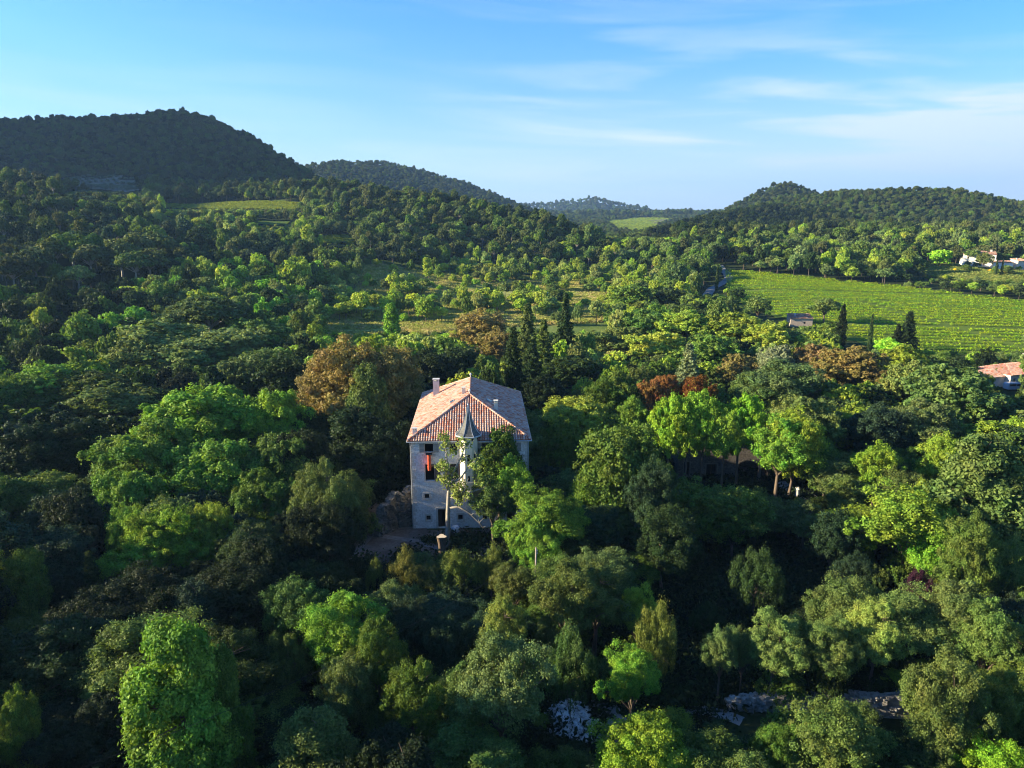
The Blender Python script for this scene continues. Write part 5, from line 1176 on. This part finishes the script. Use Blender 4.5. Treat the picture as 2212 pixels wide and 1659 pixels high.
def rock_wall(name, pts, h0, thick, mat, label, cat, seed=0, top_noise=.3, step=.35, jit=.03, blocks=0):
    """rough stone wall along ground points with uneven top; h0 = heights per point"""
    P = [Vector((p[0], p[1])) for p in pts]; samp = []
    for i, (a, b) in enumerate(zip(P, P[1:])):
        n = max(1, int((b - a).length / step)); samp += [(a.lerp(b, k / n), h0[i] + (h0[i + 1] - h0[i]) * k / n) for k in range(n)]
    samp.append((P[-1], h0[-1])); rng = np.random.default_rng(seed); mb = MB(); nl = 7; rows = []
    for i, (p, h) in enumerate(samp):
        d = (samp[min(i + 1, len(samp) - 1)][0] - samp[max(i - 1, 0)][0]).normalized(); nn = Vector((-d.y, d.x)); h = h + float(vnoise(p.x, p.y, 1.6, seed + 3) - .5) * 2 * top_noise
        prof = []; g = tz(p.x, p.y)
        for j in range(nl): prof.append((thick / 2 * (1.15 - .3 * j / (nl - 1)), h * j / (nl - 1)))
        for j in range(nl - 1, -1, -1): prof.append((-thick / 2 * (1.15 - .3 * j / (nl - 1)), h * j / (nl - 1)))
        row = []
        for off, z in prof:
            e = rng.normal() * jit; q = p + nn * (off + e); mb.v.append((q.x, q.y, g - .15 + z + rng.normal() * jit * .6)); row.append(len(mb.v) - 1)
        rows.append(row)
    for a, b in zip(rows, rows[1:]):
        for j in range(len(a) - 1): mb.f.append((a[j], b[j], b[j + 1], a[j + 1])); mb.m.append(0)
    mb.f.append(tuple(rows[0])); mb.m.append(0); mb.f.append(tuple(reversed(rows[-1]))); mb.m.append(0)
    tot = len(samp)
    for _ in range(blocks):      # rubble stones standing out of the faces and lying on the crest
        i = int(rng.integers(0, tot - 1)); p, h = samp[i]; d = (samp[i + 1][0] - p).normalized(); nn = Vector((-d.y, d.x)); zz = h * rng.random() ** .7; sd = -1 if rng.random() < .7 else 1
        off = sd * thick / 2 * (1.12 - .3 * zz / h) if rng.random() < .75 else rng.uniform(-.4, .4) * thick; zz = h if abs(off) < thick * .42 else zz
        q = p + nn * off; s3 = rng.uniform(.1, .3, 3) * [1.2, 1, .7]; mb.box(q.x - s3[0], q.y - s3[1], tz(q.x, q.y) - .15 + zz - s3[2], q.x + s3[0], q.y + s3[1], tz(q.x, q.y) - .15 + zz + s3[2], rz=rng.uniform(0, 3))
    o = mb.build(name, mat); tag(o, label, cat); return o
rock_wall('stone_wall', gp((728, 708), (760, 709), (800, 709), (850, 712), (885, 715), (914, 716)), [1.0, 1.5, 1.6, 1.8, 2.1, 2.3], .7, M_WALL2 if 0 else stone_mat('weathered garden wall', (.5, .47, .42), (.25, .23, .2), (.4, .38, .34), (3, 3, 5)), 'long weathered stone garden wall at the edge of the woods', 'wall', 5, .10, blocks=220)
RW = [chl(-.5, 2.5), chl(-1.6, 1.2), chl(-2.6, .8), chl(-3.4, -.6), chl(-4.4, -1.2), chl(-5.0, -2.6)]; M_RUB = stone_mat('old dark rubble', (.26, .23, .19), (.10, .09, .07), (.16, .15, .12), (2.5, 2.5, 3.5), .5)
rock_wall('ruined_wall', RW, [5.2, 4.6, 4.9, 3.4, 3.0, .8], 1.3, M_RUB, 'ruined rubble stone wall leaning against the left corner of the chateau', 'wall', 8, 1.0, jit=.12, blocks=260)

def villa():
    h = hit(1009, 388); x, y = h[0], h[1]
    C = empty('villa', (x, y, h[2]), rad(18), 'pale villa with pink tiled roofs partly hidden by trees below the vineyard', 'house')
    holes = [(4.6, 1.3, 5.7, 2.4), (8.2, .05, 9.4, 2.3), (1.0, 1.3, 2.0, 2.4)]
    b = MB(); wall_panel(b, 12, 3.3, holes, (0, 0, 0), (1, 0), .3); wall_panel(b, 9, 3.3, [], (12, 0, 0), (0, 1)); wall_panel(b, 12, 3.3, [], (12, 9, 0), (-1, 0)); wall_panel(b, 9, 3.3, [(3, 1, 4, 2.2)], (0, 9, 0), (0, -1), .3)
    wall_panel(b, 6.5, 2.7, [(2, 1, 3, 2)], (-6.5, 1.5, 0), (1, 0), .25); wall_panel(b, 6, 2.7, [], (-6.5, 7.5, 0), (0, -1)); wall_panel(b, 6.5, 2.7, [], (0, 7.5, 0), (-1, 0))
    b.quad((0, 0, -2), (12, 0, -2), (12, 0, 0), (0, 0, 0)); b.quad((-6.5, 1.5, -2), (0, 1.5, -2), (0, 1.5, 0), (-6.5, 1.5, 0)); b.quad((-6.5, 7.5, -2), (-6.5, 1.5, -2), (-6.5, 1.5, 0), (-6.5, 7.5, 0))
    b.build('wall', M_RENDER, C)
    rf = tiled_slope('roof', ((-.4, -.5, 3.3), (12.4, -.5, 3.3), (8.5, 4.5, 5.1), (3.5, 4.5, 5.1)), M_TILE, C)
    tiled_slope('roof_slope', ((12.4, 9.5, 3.3), (-.4, 9.5, 3.3), (3.5, 4.5, 5.1), (8.5, 4.5, 5.1)), M_TILE, rf); tiled_slope('roof_slope', ((-.4, 9.5, 3.3), (-.4, -.5, 3.3), (3.5, 4.5, 5.1), (3.5, 4.5, 5.1)), M_TILE, rf); tiled_slope('roof_slope', ((12.4, -.5, 3.3), (12.4, 9.5, 3.3), (8.5, 4.5, 5.1), (8.5, 4.5, 5.1)), M_TILE, rf)
    tiled_slope('roof_slope', ((-6.9, 1.1, 2.7), (-.42, 1.1, 2.7), (-.42, 4.5, 3.9), (-6.9, 4.5, 3.9)), M_TILE, rf); tiled_slope('roof_slope', ((-.42, 7.9, 2.7), (-6.9, 7.9, 2.7), (-6.9, 4.5, 3.9), (-.42, 4.5, 3.9)), M_TILE, rf)
    for q in holes: window(C, *q, y=.15, mat=M_WHITE)
    return C, x, y, h[2]
VC, vx, vy, vz = villa()
def van(x, y, z, rz, mat, label):
    C = empty('van', (x, y, z), rz, label, 'van')
    b = MB(); L, Wd = 4.4, 1.8       # side profile extruded across
    prof = [(0, .35), (4.4, .35), (4.4, .95), (3.75, 1.15), (3.1, 1.85), (.15, 1.9), (0, 1.6)]
    n = len(prof)
    for s, yy in ((0, 0), (1, Wd)): b.v += [(p[0], yy + (.08 if p[1] > 1.3 else 0) * (1 if yy == 0 else -1), p[1]) for p in prof]
    b.f.append(tuple(range(n))); b.f.append(tuple(reversed(range(n, 2 * n)))); b.m += [0, 0]
    for i in range(n): b.f.append((i, i + n, (i + 1) % n + n, (i + 1) % n)); b.m.append(0)
    b.build('body', mat, C)
    w = MB()
    for yy in (-.006, Wd + .006): w.box(2.2, yy - .004, 1.2, 3.1, yy + .004, 1.7); w.box(.3, yy - .004, 1.2, 2.0, yy + .004, 1.7)
    w.quad((3.78, .12, 1.18), (3.78, Wd - .12, 1.18), (3.16, Wd - .2, 1.82), (3.16, .2, 1.82)); w.build('windows', M_GLASS, C)
    for xx in (.85, 3.5):
        for yy in (.02, Wd - .22):
            t = MB(); t.tube([(xx, yy, .33), (xx, yy + .2, .33)], .33, 12); t.build('wheel', M_RUBBER, C)
    for yy in (.3, Wd - .3): hl = MB(); hl.box(4.38, yy - .12, .72, 4.43, yy + .12, .86); hl.build('headlight', M_CONC, C)
p = hit(1000, 385.5); van(p[0] - 2, p[1] - 1.2, p[2], rad(12), M_VAN, 'pale blue van parked before the pale villa')
p = hit(1016, 391); van(p[0] - 2, p[1], p[2], rad(5), M_VAN if 0 else simple('silver paint', (.42, .45, .5), .35, spec=.5), 'silver van parked beside the terrace of the pale villa')
for pxp, lb in ((1012, 'white gate pillar left of the blue tank above the villa'), (1022, 'white gate pillar right of the blue tank above the villa')):
    p = hit(pxp * 1.0 + .4, 361.5); b = MB(); b.box(-.3, -.3, -.2, .3, .3, 2.3); b.box(-.37, -.37, 2.3, .37, .37, 2.42); tag(b.build('gate_pillar', M_WHITE, loc=p), lb, 'pillar', 'white gate pillars above the villa')
p = hit(1017, 361); b = MB(); b.box(-1.6, -1.1, 0, 1.6, 1.1, 1.3); b.box(-1.7, -1.2, 1.3, 1.7, 1.2, 1.4); tag(b.build('water_tank', M_BLUE, loc=p), 'bright blue tank between two white pillars above the villa', 'tank')

def farmhouse():
    h = hit(962, 265.5); x, y, z = h; dep = project(x, y, z)[2]; w = 28 / F * dep
    C = empty('white_farmhouse', (x, y, z), rad(-22), 'long white two storey farmhouse at the foot of the right hill', 'house')
    b = MB(); H = 6.2; D = 9; wn = [(2, 3.8, 2.9, 5.0), (7, 3.8, 7.9, 5.0), (12, 3.8, 12.9, 5.0), (2, .8, 3, 2.4), (8, .1, 9.1, 2.4), (13, .8, 14, 2.2)]
    wall_panel(b, w, H, wn, (0, 0, 0), (1, 0), .3); wall_panel(b, D, H, [], (w, 0, 0), (0, 1)); wall_panel(b, w, H, [], (w, D, 0), (-1, 0)); wall_panel(b, D, H, [(3, 3.8, 4, 5)], (0, D, 0), (0, -1), .3)
    b.quad((0, 0, -3), (w, 0, -3), (w, 0, 0), (0, 0, 0)); b.quad((0, D, -3), (0, 0, -3), (0, 0, 0), (0, D, 0)); b.quad((0, 0, H), (0, D / 2, H + 1.6), (0, D, H)); b.quad((w, 0, H), (w, D, H), (w, D / 2, H + 1.6))
    b.build('wall', M_WHITE, C)
    for q in wn: window(C, *q, y=.15)
    rf = tiled_slope('roof', ((-.3, -.4, H), (w + .3, -.4, H), (w + .3, D / 2, H + 1.75), (-.3, D / 2, H + 1.75)), M_TILE2, C, pitch=.5, trow=1); tiled_slope('roof_slope', ((w + .3, D + .4, H), (-.3, D + .4, H), (-.3, D / 2, H + 1.75), (w + .3, D / 2, H + 1.75)), M_TILE2, rf, pitch=.5, trow=1)
    for xx in (6, 13): c = MB(); c.box(xx, 3, H + .8, xx + .8, 3.8, H + 2.4); c.build('chimney', M_CONC, rf)
farmhouse()
def cottage(px, py, w, d, H, rz, mat, tilem, name, label, holes=((1, .9, 2, 2),), sink=3):
    h = hit(px, py); C = empty(name, h, rz, label, 'house' if 'hut' not in name else 'hut')
    b = MB(); holes = list(holes); wall_panel(b, w, H, holes, (0, 0, 0), (1, 0), .3); wall_panel(b, d, H, [], (w, 0, 0), (0, 1)); wall_panel(b, w, H + .9, [], (w, d, 0), (-1, 0)); wall_panel(b, d, H, [], (0, d, 0), (0, -1))
    b.quad((0, 0, -sink), (w, 0, -sink), (w, 0, 0), (0, 0, 0)); b.quad((0, d, -sink), (0, 0, -sink), (0, 0, 0), (0, d, 0)); b.quad((0, 0, H), (0, d, H + .9), (0, d, H)); b.quad((w, 0, H), (w, d, H), (w, d, H + .9))
    b.build('wall', mat, C)
    for q in holes: window(C, *q, y=.15)
    tiled_slope('roof', ((-.3, -.35, H - .02), (w + .3, -.35, H - .02), (w + .3, d + .3, H + 1.0), (-.3, d + .3, H + 1.0)), tilem, C, pitch=.42, trow=.8)
    c = MB(); c.box(w * .25, d * .5, H + .3, w * .25 + .5, d * .5 + .5, H + 1.4); c.build('chimney', M_CONC, C)
cottage(993, 268.5, 9.5, 6, 3.1, rad(-10), M_WHITE, M_TILE2, 'cottage', 'low white cottage just right of the white farmhouse', ((1.5, .1, 2.6, 2.2), (5.5, .9, 6.5, 2.0)))
cottage(1017, 269.5, 6, 6, 4.5, rad(5), M_RENDER, M_TILE2, 'garden_house', 'small cream house at the edge of the hillside pasture')
cottage(790, 326.5, 7.6, 5, 3.0, rad(-6), simple('warm old stone', (.45, .36, .27), .9, 2, .2, .3), M_TILE2, 'stone_hut', 'small stone hut with tiled roof beside the vineyard', ((4.6, 1.0, 5.3, 1.8),), 2)

# ------------------------------------------------------------------ small things
def blob_heap(name, center, n, spread, size, mat, label, cat, seed, dome=.8):
    """a dumped heap: mound with broken slabs pressed into it, one body"""
    rng = np.random.default_rng(seed); mb = MB(); cx_, cy_ = center
    K = 18; g = tz(cx_, cy_); rings = []
    for i in range(K):
        for j in range(26):
            f = i / (K - 1); t = 2 * math.pi * j / 26; rr = spread[0] * f * (1 + .2 * math.sin(3 * t + seed)); x = cx_ + rr * math.cos(t); y = cy_ + rr * spread[1] / spread[0] * math.sin(t)
            mb.v.append((x, y, g - .03 + dome * (1 - f * f) * (.75 + .5 * float(vnoise(x, y, .8, 5))) + rng.normal() * .05 * (1 - f)))
    for i in range(K - 1):
        for j in range(26): mb.f.append((i * 26 + j, (i + 1) * 26 + j, (i + 1) * 26 + (j + 1) % 26, i * 26 + (j + 1) % 26)); mb.m.append(1)
    for _ in range(n):
        t = rng.uniform(0, 6.28); f = math.sqrt(rng.random()) * .97; x = cx_ + spread[0] * f * math.cos(t); y = cy_ + spread[1] * f * math.sin(t); z = g + dome * (1 - f * f) + rng.uniform(-.03, .05)
        s = size * rng.uniform(.25, 1.2, 3) * [1, .75, .25]; R = Matrix.Rotation(rng.uniform(0, 6.28), 3, 'Z') @ Matrix.Rotation(rng.normal() * .4, 3, 'X') @ Matrix.Rotation(rng.normal() * .4, 3, 'Y')
        nb = len(mb.v)
        for a in (-1, 1):
            for b_ in (-1, 1):
                for c in (-1, 1):
                    q = R @ Vector((a * s[0] * rng.uniform(.7, 1), b_ * s[1] * rng.uniform(.7, 1), c * s[2])); mb.v.append((x + q.x, y + q.y, z + q.z))
        for q in ((0, 1, 3, 2), (4, 6, 7, 5), (0, 4, 5, 1), (2, 3, 7, 6), (0, 2, 6, 4), (1, 5, 7, 3)): mb.f.append(tuple(nb + k for k in q)); mb.m.append(0)
    return tag(mb.build(name, mat), label, cat)
M_SLABS = simple('broken plaster and stone', (.72, .72, .72), .85, 1.2, .35, .3)
p = hit(572, 722); blob_heap('rubble_heap', (p[0], p[1]), 260, (2.3, 2.6), .38, [M_SLABS, M_GRAVEL], 'pale heap of broken slabs and rubble by the track', 'rubble heap', 3, .7)
p = hit(615, 728); blob_heap('gravel_heap', (p[0], p[1]), 60, (1.3, 1.7), .12, [M_GRAVEL, M_GRAVEL], 'grey gravel heap between the rubble and the lime green tree', 'gravel heap', 4, .6)
def bag(px, py):
    p = hit(px, py); mb = MB(); K = 12
    prof = [(.40, 0), (.50, .12), (.52, .5), (.5, .8), (.44, .95), (.36, .9), (.3, .75)]
    for r, z in prof:
        for j in range(K):
            t = 2 * math.pi * j / K; sq = 1 / max(abs(math.cos(t)), abs(math.sin(t))) ** .7; mb.v.append((r * sq * math.cos(t) * (1 + .05 * math.sin(5 * t)), r * sq * math.sin(t), z + .03 * math.sin(4 * t)))
    for i in range(len(prof) - 1):
        for j in range(K): mb.f.append((i * K + j, i * K + (j + 1) % K, (i + 1) * K + (j + 1) % K, (i + 1) * K + j)); mb.m.append(0)
    mb.f.append(tuple(reversed(range(K)))); mb.m.append(0); n = (len(prof) - 1) * K; mb.f.append(tuple(n + j for j in range(K))); mb.m.append(0)
    e = empty('builders_bag', p, .3, 'large white builders bag standing before the chateau door', 'bag'); mb.build('sack', M_BAG, e, True)
    for sx in (-1, 1):
        for sy in (-1, 1): s = MB(); s.tube([(sx * .45, sy * .25, .9), (sx * .5, sy * .4, 1.15), (sx * .25, sy * .48, .92)], .02, 4); s.build('strap', M_BLUE, e)
bag(455.5, 533)
p = hit(468, 527); mb = MB(); mb.lathe((0, 0), [(.17, 0), (.22, .45), (.24, .47), (.21, .46), (.16, .05)], 12); tag(mb.build('bucket', M_WHITE, loc=(p[0], p[1], p[2] + .12), rot=(rad(60), 0, .6)), 'white bucket lying against the chateau wall', 'bucket')
p = hit(456, 551); e = empty('road_barrier', p, .1, 'red and white plastic barrier lying in the courtyard', 'barrier')
mb = MB(); mb.box(-.9, -.22, .05, .9, .22, .42); mb.build('panel', M_RED, e); mb = MB()
for i in range(3): mb.box(-.7 + i * .55, -.224, .1, -.45 + i * .55, .224, .424)
mb.build('stripe', simple('faded red', (.35, .1, .08), .7), e)
# tall sawn stump of the dead tree
def stump():
    p = hit(442, 556); e = empty('tree_stump', p, 0, 'tall thick sawn tree stump at the edge of the courtyard', 'tree stump'); rng = np.random.default_rng(2)
    mb = MB(); K = 14; prof = [(.75, -.3), (.62, .3), (.5, 1.0), (.46, 1.6), (.5, 2.2), (.58, 2.7)]
    for r, z in prof:
        for j in range(K): t = 2 * math.pi * j / K; q = r * (1 + .18 * math.sin(3 * t + z) + rng.normal() * .06); mb.v.append((q * math.cos(t), q * math.sin(t), z))
    for i in range(len(prof) - 1):
        for j in range(K): mb.f.append((i * K + j, i * K + (j + 1) % K, (i + 1) * K + (j + 1) % K, (i + 1) * K + j)); mb.m.append(0)
    mb.build('trunk', M_BARK, e, True)
    c = MB(); n = (len(prof) - 1) * K; c.v = [(x * .98, y * .98, z + .02) for x, y, z in mb.v[n:n + K]]; c.f = [tuple(range(K))]; c.m = [0]; c.build('sawn_top', simple('sawn wood', (.5, .42, .32), .9, 3, .2), e)
    b = MB(); b.tube([(.2, 0, 1.0), (.8, -.1, 1.5), (1.0, -.1, 2.0)], [.22, .17, .14], 8); b.build('limb', M_BARK, e, True)
stump()
def dying_tree():
    p = hit(447, 545); e = empty('dying_tree', p, 0, 'tall half bare tree with pale twisted limbs before the chateau front', 'tree')
    rng = np.random.default_rng(12); mb = MB()
    main = [(0, 0, -.3), (.15, 0, 2), (.2, .1, 4.5), (.35, .1, 7), (.5, .2, 9.4)]; mb.tube(main, [.4, .32, .28, .24, .16], 8)
    arms = [[(.35, .1, 6.6), (1.5, -.3, 6.9), (3.0, -.3, 7.4), (4.6, -.4, 8.0), (5.4, -.4, 8.1)], [(.2, .1, 5.2), (1.6, -.4, 5.5), (3.0, -.6, 4.8), (4.3, -.7, 3.4), (4.9, -.7, 2.6)], [(.5, .2, 9.2), (.3, 0, 11), (.1, 0, 13), (0, 0, 14.4)], [(.5, .2, 9.0), (1.4, .2, 10.8), (2.2, .2, 12.4), (2.6, .2, 13.8)],
            [(.4, .1, 8.2), (2.0, -.2, 9.4), (3.2, -.2, 11.2), (4.2, 0, 12)], [(.3, .1, 7.6), (-.3, -.2, 9.2), (-.4, -.3, 11)], [(1.5, -.3, 6.9), (2.4, -.8, 7.8), (2.8, -1, 9)]]
    C = []
    for a in arms:
        n = len(a); mb.tube(a, [.17 * (1 - .8 * i / (n - 1)) for i in range(n)], 6)
        for i in range(1, n):
            for _ in range(4):
                s = Vector(a[i]).lerp(Vector(a[i - 1]), rng.random()); d = Vector(rng.normal(size=3)); d.z = abs(d.z) * .8; mb.tube([s, s + d * .45, s + d * 1.0 + Vector((0, 0, -.1))], [.035, .025, .008], 4, cap=False)
                if a[-1][2] > 8 and rng.random() < .62: C.append(tuple(s + d * .8))
    mb.build('trunk', M_BARKP, e, True)
    C = np.array(C); V, Q = puffs(C, .6, unit(rng.normal(size=C.shape) + [0, 0, .5]), 75, .2, rng); o = link('crown', fastmesh('dying crown', V, Q, [M_LEAF]), e); o.color = (.20, .26, .06, 1)
dying_tree()
# white gate post, railings and stair by the outbuilding
p = hit(797, 500); e = empty('gate_post', p, .4, 'white round gate post with stone cap beside the garden stair', 'post'); mb = MB(); mb.lathe((0, 0), [(.42, 0), (.42, .15), (.34, .2), (.34, 1.75), (.44, 1.8), (.44, 1.92)], 14); mb.build('shaft', M_WHITE, e, True)
mb = MB(); mb.lathe((0, 0), [(.3, 1.92), (.22, 2.1), (.08, 2.2)], 12); mb.build('cap', M_TRIM, e, True)
def railing(pa, pb, label, hgt=1.0):
    a = Vector(hit(*pa)); b = Vector(hit(*pb)); e = empty('iron_railing', a, 0, label, 'railing'); d = b - a; n = max(3, int(d.length / .9)); mb = MB(); mb.tube([(0, 0, hgt), (d.x, d.y, d.z + hgt)], .03, 5); mb.build('handrail', M_METAL, e)
    for i in range(n + 1): q = d * (i / n); m_ = MB(); m_.tube([(q.x, q.y, q.z), (q.x, q.y, q.z + hgt)], .018, 4); m_.build('baluster', M_METAL, e)
railing((802, 492), (828, 512), 'thin iron railing running down from the white gate post')
def stairs(pa, pb, label):
    a = Vector(hit(*pa)); b = Vector(hit(*pb)); d = (b - a); L = d.length; d.normalize(); s = Vector((-d.y, d.x, 0)); mb = MB(); n = 12
    for i in range(n):
        c = a + d * (L * (i + .5) / n); r = L / n * .5; hh = .9 - .8 * i / n; ang = math.atan2(d.y, d.x); mb.box(c.x - r, c.y - .8, -.1, c.x + r, c.y + .8, hh, rz=ang)
    tag(mb.build('garden_stair', M_CONC), label, 'stair')
stairs((780, 487), (818, 512), 'pale stone garden stair descending beside the white gate post')
def pole(px, py, H, label):
    p = hit(px, py); e = empty('utility_pole', p, 0, label, 'pole'); mb = MB(); mb.tube([(0, 0, -.3), (.05, 0, H)], [.14, .09], 7); mb.build('mast', simple('grey weathered timber', (.3, .26, .2), .9, 4, .2), e, True)
    for z in (H - .4, H - .7): k = MB(); k.box(.08, -.05, z, .22, .05, z + .12); k.build('insulator', M_CONC, e)
    return Vector((p[0] + .05, p[1], p[2] + H - .35))
pt0 = pole(535, 618, 8.2, 'old wooden utility pole rising between the trees before the chateau')
def hit_z(px, py, z):
    d = ray(px, py); t = (z - CAMZ) / d[2]; return Vector((d[0] * t, d[1] * t, z))
pc = hit_z(20, 790, 14); pts_c = [pt0.lerp(pc, i / 16) + Vector((0, 0, -1.6 * 4 * (i / 16) * (1 - i / 16))) for i in range(17)]
mb = MB(); mb.tube(pts_c, .012, 4); tag(mb.build('overhead_cable', M_RUBBER), 'thin overhead cable sagging above the dark trees', 'cable')
# railing bottom right, low bench of things in the meadow
a = hit_z(1012, 756, 3.2); b_ = hit_z(1040, 736, 3.2); mb = MB(); mb.tube([a, b_], .05, 6); mb.tube([a - Vector((0, 0, 3.3)), a], .04, 5); mb.tube([b_ - Vector((0, 0, 3.3)), b_], .04, 5); tag(mb.build('handrail', simple('white painted pipe', (.75, .78, .8), .4)), 'white pipe handrail showing past the bright green corner tree', 'handrail')
for px, py, lb in ((548, 297, 'small blue parked car at the edge of the meadow'),):
    p = hit(px, py); van(p[0], p[1], p[2] + .15, rad(20), M_BLUE, lb)

# ------------------------------------------------------------------ air: thin haze over the whole valley
def haze():
    mb = MB(); zt = 700
    mb.box(-9000, -900, -3, 9000, 16000, zt)
    m, t, o = newmat('haze'); v = N(t, 'ShaderNodeVolumePrincipled'); v.inputs['Density'].default_value = 9e-5; v.inputs['Color'].default_value = (.34, .60, 1, 1); v.inputs['Anisotropy'].default_value = .2
    t.links.new(v.outputs[0], o.inputs['Volume'])
    tag(mb.build('haze', m), 'thin bluish summer haze in the valley air', None, None, 'stuff')
haze()
